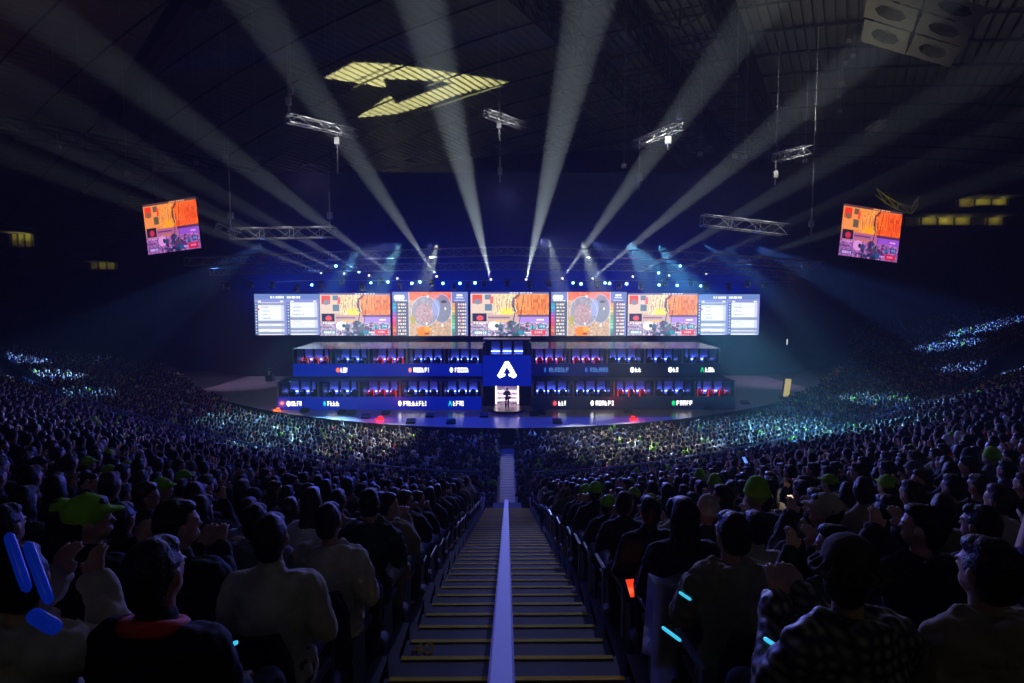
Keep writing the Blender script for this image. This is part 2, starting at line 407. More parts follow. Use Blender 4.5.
# chair prototype
bm = bmesh.new(); bevel_box(bm, -.22, .22, -.2, .22, .41, .46, .02); box(bm, -.2, -.17, -.15, .1, 0, .41); box(bm, .17, .2, -.15, .1, 0, .41); box(bm, -.2, .2, -.17, -.14, .3, .36)
me_seat = mesh_of(bm, 'stadium_seat', M_seat)
bm = bmesh.new()
rows = []
for i in range(7):
    z = .44 + .45 * i / 6; rows.append([bm.verts.new((.225 * u * (1 - .12 * max(0, i - 4)), -.235 - .06 * (z - .44) / .45 + .035 * (u * u - .5), z)) for u in (-1, -.6, -.2, .2, .6, 1)])
for a, b in zip(rows, rows[1:]):
    for i in range(5): bm.faces.new((a[i], a[i + 1], b[i + 1], b[i]))
bmesh.ops.solidify(bm, geom=bm.faces[:], thickness=.03); me_back = mesh_of(bm, 'backrest', M_seat, True)
bm = bmesh.new(); bevel_box(bm, -.285, -.245, -.2, .17, .62, .65, .012); box(bm, -.28, -.25, -.19, -.15, .2, .63); me_arm = mesh_of(bm, 'armrest', M_arm)
def place_seat(q):
    X, y, z, rz, row, num, s, zone = q
    r = link('stadium_seat', me_seat, None, (X, y, z), rz); link('backrest', me_back, r); a = link('armrest', me_arm, r)
    if s > 0: a.scale = (1, 1, 1)
    return r
# choose looks
attrs = {}
def rnd_look():
    c = random.choices(['black', 'charcoal', 'navy', 'grey', 'cream', 'white', 'beige', 'brown', 'dark green', 'purple', 'denim blue', 'khaki'], [38, 14, 9, 6, 4, 4, 4, 4, 2, 3, 4, 3])[0]
    hat = random.choices([None, 'cap', 'knit_beanie', 'bucket_hat', 'hood'], [84, 7, 3, 2, 4])[0]
    hc = c if hat == 'hood' else random.choice(['black', 'charcoal', 'lime green', 'grey', 'navy', 'cream'])
    return dict(pose=random.choice(['lap', 'lap', 'lean', 'phone', 'clap', 'lean']), top=random.choice(['jacket', 'hoodie']), cloth=c, hair=random.choice(['short', 'short', 'long']), hat=hat, hatcol=hc,
                hc='brown' if random.random() < .2 else None, legs=random.choice(['black', 'charcoal', 'denim blue', 'khaki']))
for i, q in enumerate(near): attrs[i] = rnd_look()
used = set()
def special(px, py, maxd=99, **kw):
    best = None
    for i, q in enumerate(near):
        if i in used: continue
        a, b = proj((q[0], q[1], q[2] + 1.22)); e = math.hypot(a - px, (b - py) * 1.3)
        if best is None or e < best[0]: best = (e, i)
    i = best[1]; used.add(i); d = dict(pose='lap', top='jacket', cloth='black', hair='short', hat=None, hatcol='black', hc=None, legs='black'); d.update(kw); attrs[i] = d; return i
sp_left = special(35, 590, cloth='cream', top='hoodie', pose='clap', hair='short')
special(138, 600, cloth='black', top='jacket', pose='lap', scarf='red')
special(65, 540, hat='cap', hatcol='lime green', pose='phone', cloth='black')
special(165, 505, hat='cap', hatcol='lime green', pose='phone')
special(205, 545, pose='phone', cloth='black', top='jacket')
special(270, 550, cloth='cream', top='jacket'); special(342, 572, cloth='cream', top='hoodie'); sp_coat = special(295, 592, cloth='grey', top='hoodie', hair='short')
special(222, 520, cloth='white'); special(330, 510, cloth='beige')
special(707, 515, hat='knit_beanie', hatcol='cream', cloth='charcoal', pose='lap'); special(735, 522, cloth='cream', top='jacket', pose='lap')
special(805, 572, hat='bucket_hat', hatcol='brown', cloth='black and cream plaid', pose='phone', top='hoodie', hc='brown'); special(760, 590, cloth='beige', top='hoodie', pose='lean')
special(690, 548, hair='long', cloth='charcoal'); special(660, 580, hair='short', cloth='black', pose='lap'); special(635, 570, hair='short', cloth='charcoal', pose='phone')
special(990, 460, hat='knit_beanie', hatcol='lime green', cloth='grey'); special(885, 478, hat='cap', hatcol='lime green')
for p in ((575, 513), (603, 525), (650, 522), (600, 507), (640, 503), (82, 467), (128, 468), (182, 483)): special(*p, hat='cap', hatcol='lime green', pose=random.choice(['lap', 'phone']))
special(610, 545, cloth='white', pose='clap'); special(660, 540, cloth='cream', pose='phone'); special(680, 552, cloth='beige'); special(870, 500, cloth='beige', pose='phone'); special(960, 520, cloth='khaki', pose='phone'); special(1000, 560, cloth='beige', top='hoodie')
special(270, 480, cloth='white')
PW = {'lap': 'hands in lap', 'lean': 'leaning forward', 'phone': 'looking sideways', 'clap': 'hands raised'}
for i, q in enumerate(near):
    a = attrs[i]; X, y, z, rz, row, num, s, zone = q
    place_seat(q)
    face = rz + random.uniform(-.15, .15); sc_ = random.uniform(.94, 1.06)
    o = place_person((X, y + .0, z + .0), face, a, s=sc_)
    if a['hat'] == 'hood': look = f"{a['cloth']} {a['top']}, hood up"
    elif a['hat']: look = f"{a['cloth']} {a['top']} and {a['hatcol']} {a['hat'].replace('knit_', '').replace('_', ' ')}"
    else: look = f"{a['cloth']} {a['top']}, {a['hair']} hair"
    side = 'left' if s < 0 else 'right'
    if a.get('scarf'): look = 'black jacket with orange-red collar'
    tag(o, f"person in {look}, {ordn(row)} row down, {ordn(num)} {side} of stairs".replace(' and ', ', '), 'person', 'spectators seated nearest the camera')
# seat labels
for o in [x for x in COL.objects if x.name.startswith('stadium_seat')]:
    pass
for o, q in zip([x for x in COL.objects if x.name.startswith('stadium_seat')], near):
    side = 'left' if q[6] < 0 else 'right'
    tag(o, f"dark plastic stadium seat, {ordn(q[4])} row down, {ordn(q[5])} seat {side} of stairs", 'seat', 'stadium seats nearest the camera')
# ------------------------------------------------------------------ far crowd (uncounted mass)
def lp_base(kind):
    V = []; Fq = []; part = []
    def rings(prof, seg, pid, M=None):
        b = len(V)
        for (z, rx, ry, cy) in prof:
            for i in range(seg):
                a = 2 * math.pi * i / seg; V.append((rx * math.cos(a), cy + ry * math.sin(a), z)); part.append(pid)
        for j in range(len(prof) - 1):
            for i in range(seg): Fq.append((b + j * seg + i, b + j * seg + (i + 1) % seg, b + (j + 1) * seg + (i + 1) % seg, b + (j + 1) * seg + i))
        n = len(prof) - 1
        for i in range(0, seg // 2 - 1): Fq.append((b + n * seg + i, b + n * seg + i + 1, b + n * seg + seg - 2 - i, b + n * seg + seg - 1 - i))
    ly = .12 if kind == 1 else 0
    rings([(.42, .19, .15, 0), (.62, .18, .14, ly * .3), (.85, .2, .13, ly * .7), (.98, .2, .1, ly), (1.04, .09, .07, ly), (1.07, .05, .05, ly)], 8, 0)
    rings([(1.05, .045, .045, ly), (1.12, .06, .07, ly + .01), (1.19, .078, .095, ly), (1.26, .076, .095, ly), (1.30, .055, .07, ly)], 8, 1)
    rings([(1.13, .07, .06, ly - .045), (1.2, .088, .09, ly - .025), (1.28, .088, .1, ly - .015), (1.34, .06, .07, ly - .01), (1.36, .02, .02, ly)], 8, 2)
    def tb(p0, p1, r0, r1, pid):
        p0 = Vector(p0); p1 = Vector(p1); x, y = frame_of(p1 - p0); b = len(V)
        for p, r in ((p0, r0), (p1, r1)):
            for i in range(4):
                a = math.pi / 2 * i + .78; q = p + (x * math.cos(a) + y * math.sin(a)) * r; V.append(tuple(q)); part.append(pid)
        for i in range(4): Fq.append((b + i, b + (i + 1) % 4, b + 4 + (i + 1) % 4, b + 4 + i))
        Fq.append((b + 4, b + 5, b + 6, b + 7))
    for s in (-1, 1):
        tb((.09 * s, .05, .5), (.12 * s, .5, .5), .1, .08, 3); tb((.12 * s, .46, .5), (.12 * s, .42, 0), .07, .06, 3)
        pz = {0: 'lap', 1: 'lean', 2: 'phone', 3: 'clap'}[kind]; sh, el, wr, hd, up = arm_pts(pz, s)
        tb(sh, el, .06, .05, 0); tb(el, wr, .05, .035, 0); tb(wr, wr + Vector(hd).normalized() * .16, .04, .03, 1)
    return np.array(V), np.array(Fq), np.array(part)
BASE = [lp_base(k) for k in range(4)]
far_ = {}
for V, Fq, part in BASE:
    keep = part != 3; idx = np.cumsum(keep) - 1; fk = keep[Fq[:, 0]]; far_[id(V)] = (V[keep], idx[Fq[fk]], part[keep])
pal = np.array([lin(CLOTH[c]) for c in ('black', 'charcoal', 'navy', 'grey', 'cream', 'white', 'beige', 'brown', 'red', 'purple', 'denim blue', 'lime green', 'khaki')])
pw = np.array([34, 15, 9, 9, 5, 9, 5, 3, 2, 3, 4, 1.5, 2.5]); pw = pw / pw.sum()
def crowd(name, qs, label):
    VV = []; FF = []; CC = []; off = 0
    for q in qs:
        if random.random() < .03: continue
        V, Fq, part = BASE[random.choices((0, 1, 2, 3), (4, 4, 2, 2))[0]]
        s = random.uniform(.92, 1.08); a = q[3] + random.uniform(-.3, .3); ca, sa = math.cos(a) * s, math.sin(a) * s
        if q[0] ** 2 + q[1] ** 2 > 500: V, Fq, part = far_[id(V)]
        W = V.copy(); W[:, 2] = V[:, 2] * s; W[:, 0] = V[:, 0] * ca - V[:, 1] * sa + q[0] + random.uniform(-.04, .04); W[:, 1] = V[:, 0] * sa + V[:, 1] * ca + q[1]; W[:, 2] += q[2]
        cl = pal[rng.choice(len(pal), p=pw)]; hr_ = np.array(lin((14, 12, 12)) if random.random() < .85 else lin((70, 45, 28)))
        r = random.random()
        if r < .035: hr_ = np.array(lin(CLOTH['lime green']))
        elif r < .09: hr_ = np.array(lin(CLOTH[random.choice(['cream', 'grey', 'white', 'navy'])]))
        tbl = np.array([cl, lin((205, 160, 132)), hr_, lin(random.choice([(20, 20, 24), (50, 60, 90)]))])
        VV.append(W); FF.append(Fq + off); CC.append(tbl[part]); off += len(V)
    o = link(name, quadmesh(name, np.vstack(VV), np.vstack(FF), M_crowd, np.vstack(CC), True)); tag(o, label, 'crowd', kind='stuff'); return o
M_crowd = attr_mat('crowd_cloth', .75)
crowd('crowd', rest, 'mass of seated spectators filling the bowl down to the stage')
VV = []; FF = []; off = 0
bb = np.array([(x, y, z) for x in (-.22, .22) for y in (-.27, -.23) for z in (.3, .88)] + [(x, y, z) for x in (-.22, .22) for y in (-.22, .2) for z in (.36, .42)])
fb = np.array([(0, 1, 3, 2), (4, 6, 7, 5), (0, 4, 5, 1), (2, 3, 7, 6), (0, 2, 6, 4), (1, 5, 7, 3)]); fb = np.vstack([fb, fb + 8])
for q in rest:
    ca, sa = math.cos(q[3]), math.sin(q[3]); W = bb.copy(); W[:, 0] = bb[:, 0] * ca - bb[:, 1] * sa + q[0]; W[:, 1] = bb[:, 0] * sa + bb[:, 1] * ca + q[1]; W[:, 2] += q[2]
    VV.append(W); FF.append(fb + off); off += 16
tag(link('spectator_chairs', quadmesh('spectator_chairs', np.vstack(VV), np.vstack(FF), M_seat)), 'dark rows of stadium chairs beneath the seated crowd', 'chairs', kind='stuff')
print('SEATS', len(seats), len(near), len(rest))
# ------------------------------------------------------------------ stage
bm = bmesh.new(); xs = np.linspace(-43, 43, 60)
fr = [(x, float(dstage(x))) for x in xs]; poly = fr + [(43, 78), (-43, 78)]
top = [bm.verts.new((x, y, 1.2)) for x, y in poly]; bot = [bm.verts.new((x, y, 0)) for x, y in poly]
bm.faces.new(top).material_index = 0
for i in range(len(poly)):
    j = (i + 1) % len(poly); bm.faces.new((top[i], top[j], bot[j], bot[i])).material_index = 1
stage = obj('floor_stage', bm, [M_deck, M_skirt]); stage['kind'] = 'structure'
# back drape and hall walls
def wall(name, pts, z0, z1, m, folds=0):
    bm = bmesh.new(); v0 = []; v1 = []
    for x, y in pts: v0.append(bm.verts.new((x, y, z0))); v1.append(bm.verts.new((x, y, z1)))
    for i in range(len(pts) - 1): bm.faces.new((v0[i], v0[i + 1], v1[i + 1], v1[i]))
    bmesh.ops.solidify(bm, geom=bm.faces[:], thickness=.3); o = obj(name, bm, m); o['kind'] = 'structure'; return o
wall('wall_back', [(-97, 117), (97, 117)], 0, 62, M_dark); wall('wall_left', [(-97, -30), (-97, 117)], 0, 50, M_dark); wall('wall_right', [(97, -30), (97, 117)], 0, 50, M_dark)
bm = bmesh.new(); box(bm, -42.5, 42.5, 70.2, 70.6, 1.2, 26)
tag(obj('screen_drape', bm, mat('backdrop_navy', (26, 28, 46), .85, noise_s=.3, noise_a=.3)), 'plain dark backdrop wall behind the player booths and big screens', 'backdrop')
# ------------------------------------------------------------------ screen pictures
def canvas(w, h, c=(0, 0, 0)): return np.tile(np.array(c, float), (h, w, 1))
def grid(a): h, w, _ = a.shape; return np.meshgrid((np.arange(w) + .5) / w, (np.arange(h) + .5) / h)
def rect(a, u0, v0, u1, v1, c, al=1.):
    U, V = grid(a); m = (U >= u0) & (U < u1) & (V >= v0) & (V < v1); a[m] = a[m] * (1 - al) + np.array(c) * al
def oval(a, cu, cv, ru, rv, c, al=1., ring=0):
    U, V = grid(a); r = np.sqrt(((U - cu) / ru) ** 2 + ((V - cv) / rv) ** 2); m = (r < 1) if not ring else (abs(r - 1) < ring); a[m] = a[m] * (1 - al) + np.array(c) * al
def line(a, p0, p1, wd, c):
    U, V = grid(a); U = U * 1.78; x0, y0, x1, y1 = p0[0] * 1.78, p0[1], p1[0] * 1.78, p1[1]; L = (x1 - x0) ** 2 + (y1 - y0) ** 2
    k = np.clip(((U - x0) * (x1 - x0) + (V - y0) * (y1 - y0)) / L, 0, 1); m = np.hypot(U - x0 - k * (x1 - x0), V - y0 - k * (y1 - y0)) < wd; a[m] = c
def grain(a, u0, v0, u1, v1, amp, sx=3, sy=3, tint=(1, 1, 1)):
    h, w, _ = a.shape; n = rng.normal(0, 1, (h // sy + 2, w // sx + 2)); n = np.repeat(np.repeat(n, sy, 0), sx, 1)[:h, :w]
    U, V = grid(a); m = ((U >= u0) & (U < u1) & (V >= v0) & (V < v1)); a[m] += (n[m][:, None] * amp) * np.array(tint)
def words_(a, u0, v0, u1, v1, c, n=6):
    u = u0; st_ = (u1 - u0) / n
    for i in range(n): rect(a, u, v0, u + st_ * random.uniform(.55, .9), v1, c); u += st_
def game():
    a = canvas(176, 99, (205, 180, 165))
    rect(a, .28, .03, .63, .52, (232, 205, 160)); grain(a, .28, .03, .63, .52, 22, 2, 5, (1, .9, .6)); rect(a, .58, .05, 1, .53, (226, 118, 52)); grain(a, .58, .05, 1, .53, 20, 4, 8, (1, .8, .4))
    rect(a, .62, .06, .76, .4, (240, 160, 90), .6); oval(a, .47, .45, .09, .09, (250, 225, 60), .8); oval(a, .56, .42, .03, .05, (255, 250, 220))
    for i in range(14): u = random.uniform(.3, .6); line(a, (u, random.uniform(.08, .3)), (u + random.uniform(-.03, .03), random.uniform(.3, .5)), .006, (150, 105, 60))
    for i in range(8): u = random.uniform(.66, .97); line(a, (u, random.uniform(.08, .2)), (u + random.uniform(-.02, .02), random.uniform(.3, .48)), .008, (185, 85, 30))
    rect(a, .22, .52, .62, .66, (196, 160, 160)); rect(a, .22, .57, .5, .60, (130, 90, 110)); rect(a, .3, .64, .55, .68, (225, 180, 110))
    rect(a, .6, .52, 1, .57, (96, 70, 100)); rect(a, .62, .57, 1, .74, (168, 130, 222)); rect(a, .84, .62, .94, .65, (255, 255, 255)); rect(a, .66, .69, .9, .73, (235, 170, 225))
    rect(a, 0, .7, 1, 1, (170, 150, 180)); grain(a, 0, .68, 1, 1, 26, 3, 3); oval(a, .3, .77, .08, .1, (245, 240, 240))
    for i in range(60):
        u = random.gauss(.54, .11); v = random.uniform(.7, 1); oval(a, u, v, random.uniform(.01, .04), random.uniform(.02, .06), random.choice([(46, 80, 106), (36, 70, 80), (70, 96, 120), (40, 60, 90), (120, 60, 110), (70, 110, 90)]))
    rect(a, 0, 0, 1, .045, (84, 78, 140)); words_(a, .5, .01, .8, .03, (235, 235, 250), 7)
    rect(a, 0, .04, .29, .47, (222, 196, 176)); rect(a, .025, .06, .15, .26, (222, 70, 48)); oval(a, .09, .22, .045, .06, (120, 130, 150)); rect(a, .18, .06, .26, .17, (100, 120, 140)); rect(a, .18, .27, .27, .42, (90, 118, 138)); rect(a, .25, .1, .29, .26, (230, 90, 90))
    rect(a, .02, .48, .205, .67, (20, 30, 62)); oval(a, .12, .59, .045, .06, (230, 70, 80)); words_(a, .04, .7, .2, .73, (240, 240, 250), 5); words_(a, .03, .79, .16, .82, (90, 80, 110), 5); rect(a, .03, .88, .22, .96, (70, 140, 160)); words_(a, .05, .9, .21, .95, (255, 255, 255), 6)
    line(a, (.62, .06), (.55, .16), .02, (90, 60, 90)); line(a, (.55, .16), (.54, .32), .024, (110, 70, 110)); line(a, (.55, .32), (.57, .44), .018, (50, 46, 60)); line(a, (.57, .44), (.54, .7), .012, (80, 60, 80)); line(a, (.68, .05), (.62, .72), .007, (50, 50, 60))
    words_(a, .76, .78, .84, .84, (60, 190, 200), 2); words_(a, .86, .74, .97, .84, (60, 90, 130), 4); words_(a, .88, .76, .96, .81, (130, 220, 230), 4); rect(a, .78, .87, .96, .98, (226, 50, 70)); words_(a, .82, .9, .92, .94, (255, 200, 200), 4); oval(a, .64, .92, .035, .05, (30, 130, 160)); words_(a, .69, .91, .77, .94, (240, 240, 255), 4)
    return a
def mapscr():
    a = canvas(168, 92, (96, 112, 176))
    rect(a, .22, 0, .785, 1, (196, 160, 130)); grain(a, .22, 0, .785, 1, 16, 4, 4, (1, .9, .8)); rect(a, .22, 0, .785, .2, (232, 110, 72)); rect(a, .66, 0, .785, .28, (238, 100, 76)); grain(a, .22, 0, .785, .28, 12, 4, 3)
    oval(a, .43, .44, .18, .34, (150, 144, 156)); oval(a, .42, .5, .12, .24, (176, 144, 150)); grain(a, .3, .15, .7, .85, 12, 3, 3); oval(a, .655, .38, .125, .32, (104, 118, 150), .8); oval(a, .58, .36, .05, .2, (150, 160, 215), .9); oval(a, .43, .44, .18, .34, (200, 210, 225), ring=.02); oval(a, .655, .38, .125, .32, (170, 185, 225), ring=.02)
    oval(a, .41, .9, .09, .12, (236, 120, 20)); oval(a, .46, .84, .04, .06, (250, 160, 40)); rect(a, .42, .93, .48, .97, (60, 50, 50)); oval(a, .27, .64, .03, .1, (170, 160, 60)); oval(a, .55, .1, .07, .05, (238, 130, 140), .7); oval(a, .68, .22, .04, .03, (40, 60, 70))
    for p in ((.45, .72), (.66, .76), (.7, .38), (.47, .1)): oval(a, *p, .012, .03, (255, 250, 240))
    rect(a, .213, 0, .22, 1, (240, 240, 250)); rect(a, .78, 0, .787, 1, (225, 225, 245)); rect(a, 0, .22, .213, 1, (70, 78, 104)); rect(a, .8, .22, .97, 1, (86, 84, 110))
    for u in (.05, .09, .13): oval(a, u, .12, .03, .06, (240, 250, 255))
    rect(a, .03, .19, .19, .21, (230, 235, 250)); rect(a, .85, .05, .93, .1, (250, 250, 255)); rect(a, .82, .18, .96, .2, (225, 230, 250)); rect(a, .84, .12, .94, .14, (225, 230, 250))
    C1 = [(40, 150, 190), (50, 170, 200), (70, 130, 200), (170, 80, 200), (220, 70, 170), (230, 60, 120), (226, 50, 80), (226, 80, 60), (220, 120, 50), (200, 60, 50)]; C2 = [(236, 150, 60), (240, 170, 40), (240, 190, 80), (150, 180, 80), (90, 170, 90), (80, 190, 110), (110, 200, 150), (120, 200, 170), (40, 150, 130), (60, 120, 110)]
    for i in range(10):
        v = .25 + i * .075; rect(a, .0, v, .045, v + .062, C1[i]); rect(a, .787, v, .825, v + .062, C2[i])
        for u in (.07, .87): words_(a, u, v + .01, u + .11, v + .05, (236, 226, 220), 5); rect(a, u + .02 + .01 * (i % 3), v + .01, u + .035 + .01 * (i % 3), v + .05, random.choice([(220, 80, 90), (60, 60, 80), (200, 180, 90)]))
    return a
def score():
    a = canvas(150, 92, (120, 128, 196)); rect(a, 0, 0, 1, .13, (84, 112, 176)); words_(a, .25, .05, .47, .11, (250, 252, 255), 6); words_(a, .5, .05, .72, .11, (250, 252, 255), 6)
    for u in (.08, .42, .58, .93): oval(a, u, .18, .025, .02, (240, 245, 255))
    for u0, u1, gy in ((.055, .455, {0, 5, 6.5, 8}), (.545, .97, {4, 7, 7.9})):
        rect(a, u0 - .055, .21, u0 - .005, 1, (54, 78, 126))
        for i in range(11): rect(a, u0 - .04, .235 + i * .07, u0 - .02, .26 + i * .07, (225, 230, 245))
        rect(a, u0, .21, u1, 1, (228, 232, 248)); rect(a, u1 - .05, .21, u1, 1, (196, 200, 238))
        for g in gy: rect(a, u0, .215 + g * .088, u1, .275 + g * .088, (126, 138, 166))
        for i in range(9): v = .235 + i * .085; words_(a, u0 + .05, v, u0 + .05 + random.uniform(.08, .2), v + .018, (140, 150, 190), 5)
        for i in range(10): rect(a, u0, .295 + i * .085, u1, .3 + i * .085, (190, 196, 228))
    oval(a, .065, .37, .012, .03, (230, 60, 60)); return a
def screen_mesh(name, a, w, h, es):
    H, W, _ = a.shape; a = np.clip(a, 0, 255) / 255; a = a * .86 + .11; L = np.where(a <= .04045, a / 12.92, ((a + .055) / 1.055) ** 2.4)
    U = np.linspace(-w / 2, w / 2, W + 1); Z = np.linspace(h / 2, -h / 2, H + 1); V = [(u, 0, z) for z in Z for u in U]
    i, j = np.meshgrid(np.arange(H), np.arange(W), indexing='ij'); b = (i * (W + 1) + j).ravel(); Fq = np.stack([b, b + W + 1, b + W + 2, b + 1], 1)
    return quadmesh(name, V, Fq, attr_mat(name + '_light', .5, es), L.reshape(-1, 3))
ES = 1.4
def led(px0, px1, pyT, pyB, Y, img, label, es=ES, name='led_screen', roll=0, yaw=None, grp='screens of the LED wall above the booths', me=None):
    A = at(px0, pyT, Y); B = at(px1, pyT, Y); C = at(px0, pyB, Y); c = (at(px0, (pyT + pyB) / 2, Y) + at(px1, (pyT + pyB) / 2, Y)) / 2
    w = (B - A).length; h = (A - C).length
    r = link(name, None, None, c); tag(r, label, 'screen', grp); r.rotation_euler = (0, roll, yaw or 0)
    link('display', me or screen_mesh('display', img, w, h, es), r, (0, 0, 0))
    bm = bmesh.new(); box(bm, -w / 2 - .06, w / 2 + .06, .02, .25, -h / 2 - .06, h / 2 + .06)
    for s in (-1, 1):
        box(bm, s * (w / 2 + .005), s * (w / 2 + .05), -.02, .05, -h / 2 - .05, h / 2 + .05); box(bm, -w / 2 - .05, w / 2 + .05, -.02, .05, s * (h / 2 + .005), s * (h / 2 + .05))
    obj('cabinet_frame', bm, M_black, r); return r
G = game(); Mp = mapscr(); S = score()
led(255.5, 319, 294, 335, 60, S, 'pale scoreboard table screen at the left end of the screen row', yaw=R(4))
led(320.5, 390, 293, 335.6, 58.5, G, 'game picture screen between the left scoreboard and left map', yaw=R(3))
led(392.5, 468, 292, 335.9, 57.5, Mp, 'map screen with team lists left of the central game picture')
led(470.5, 549, 292, 336, 57.2, G, 'central game picture screen directly above the chevron logo')
led(551, 626.5, 292, 335.9, 57.5, Mp, 'map screen with team lists right of the central game picture')
led(628, 696.8, 293, 335.6, 58.5, G, 'game picture screen between the right map and right scoreboard', yaw=R(-3))
led(698.5, 758.5, 294.3, 334.8, 60, S, 'pale scoreboard table screen at the right end of the screen row', yaw=R(-4))
def tilt(a):
    b = a.copy(); h = int(len(b) * .53); b[:h] *= np.array([1.05, .7, .42]); b[h:] *= np.array([.85, .58, .86]); return np.clip(b, 0, 255) / .86 - .11 * 255 / .86
T = tilt(G)
def side(px0, px1, pys, Y, yaw, roll, label, me_name):
    c = at((px0 + px1) / 2, pys[0], Y); k = Y / F; w = (px1 - px0) * k / math.cos(yaw); h = pys[1] * k
    r = link('hanging_screen', None, None, c); r.rotation_euler = (0, roll, yaw); tag(r, label, 'screen')
    link('display', screen_mesh('side_display', T, w, h, 1.25), r)
    bm = bmesh.new(); box(bm, -w / 2 - .05, w / 2 + .05, .02, .35, -h / 2 - .05, h / 2 + .05); obj('cabinet_frame', bm, M_black, r)
    for s in (-1, 1): bm = bmesh.new(); tube(bm, (s * w * .3, .2, h / 2), (s * w * .3, .2, h / 2 + 16), .02, seg=5); obj('hanging_cable', bm, M_black, r)
side(141, 202, (226.3, 49), 62, R(-14), R(-5), 'orange game picture on the hanging screen left of the stage', 'a')
side(836, 906, (233.5, 50), 62, R(14), R(5), 'orange game picture on the hanging screen right of the stage', 'b')
# ------------------------------------------------------------------ booths
def emat(name, c, s): return mat(name, (8, 8, 10), .3, emit=c, es=s)
FAS = {'left': emat('fascia_blue', (2, 26, 160), .85), 'right': emat('fascia_dim_blue', (2, 10, 92), .7), 'dark': emat('fascia_dark_blue', (2, 6, 48), .5)}
ICON = {'orange': emat('icon_orange', (255, 110, 50), 1.2), 'salmon': emat('icon_salmon', (255, 150, 120), 1.1), 'white': M_white, 'cyan': emat('icon_cyan', (30, 210, 230), 1.1), 'green': emat('icon_green', (0, 220, 110), 1.1),
        'red': emat('icon_red', (240, 80, 90), 1.1), 'blue': emat('icon_dim_blue', (50, 110, 215), .9)}
M_dimtext = emat('dim_blue_text', (90, 140, 225), .8)
def glyphs(bm, x0, x1, z0, z1, y):
    x = x0; w0 = (z1 - z0) * .62
    while x < x1 - .05:
        w = min(w0 * random.uniform(.7, 1.15), x1 - x); t = w * .3; k = random.randint(0, 3)
        box(bm, x, x + t, y - .02, y, z0, z1)
        if k in (0, 2, 3): box(bm, x, x + w * .9, y - .02, y, z1 - t, z1)
        if k in (1, 2): box(bm, x, x + w * .9, y - .02, y, z0, z0 + t)
        if k in (0, 3, 1): box(bm, x, x + w * .85, y - .02, y, (z0 + z1) / 2 - t / 2, (z0 + z1) / 2 + t / 2)
        if k in (2, 3): box(bm, x + w * .62, x + w * .9, y - .02, y, z0, z1)
        x += w + .045
PLATES = {('upper', 'left'): {2: ('orange', 336, 340.5, 341, 348), 4: ('salmon', 408.5, 412, 413.7, 429), 5: ('white', 450, 453, 455, 469)},
          ('upper', 'right'): {1: ('blue', 544, 546, 549, 569), 2: ('blue', 585, 587.5, 590, 608), 3: ('white', 630, 634, 635, 641), 4: ('white', 668, 672, 673, 678), 5: ('green', 700, 704, 705, 714.5)},
          ('lower', 'left'): {1: ('white', 286, 290, 291, 301), 2: ('cyan', 322.5, 325.5, 327, 339), 4: ('white', 398, 401, 403, 426), 5: ('cyan', 448, 452, 453, 463.5)},
          ('lower', 'right'): {1: ('red', 553, 557, 558.6, 566), 2: ('white', 591, 594, 596, 614), 4: ('green', 672, 676, 677, 693.5)}}
REDS = {('upper', 'left', 1): M_orstrip, ('upper', 'left', 3): M_redstrip, ('lower', 'left', 3): M_redstrip, ('upper', 'right', 1): M_redstrip, ('upper', 'right', 2): M_redstrip, ('lower', 'right', 3): M_redstrip, ('lower', 'right', 5): M_redstrip}
# gaming chair prototype pieces
def gaming_chair(loc, strip, label):
    r = link('gaming_chair', None, None, loc); tag(r, label, 'chair', 'gaming chairs in the player booths')
    bm = bmesh.new(); bevel_box(bm, -.25, .25, -.25, .25, .42, .5, .02); obj('seat', bm, M_black, r)
    bm = bmesh.new(); bevel_box(bm, -.25, .25, .24, .33, .5, 1.2, .03); bevel_box(bm, -.13, .13, .24, .32, 1.15, 1.3, .02); obj('backrest', bm, M_black, r)
    bm = bmesh.new(); tube(bm, (0, 0, .05), (0, 0, .42), .04, seg=8)
    for k in range(5): tube(bm, (0, 0, .08), (.28 * math.cos(k * 1.257), .28 * math.sin(k * 1.257), .04), .03, seg=6)
    obj('base', bm, M_black, r)
    if strip:
        bm = bmesh.new()
        for s in (-1, 1): tube(bm, (.255 * s, -.2, .6), (.255 * s, -.2, 1.15), .03, seg=6); tube(bm, (.255 * s, -.2, 1.15), (.14 * s, -.2, 1.33), .03, seg=6)
        tag(obj('light_strip', bm, strip, r), 'glowing orange strip' if strip is M_orstrip else 'glowing red strip')
    return r
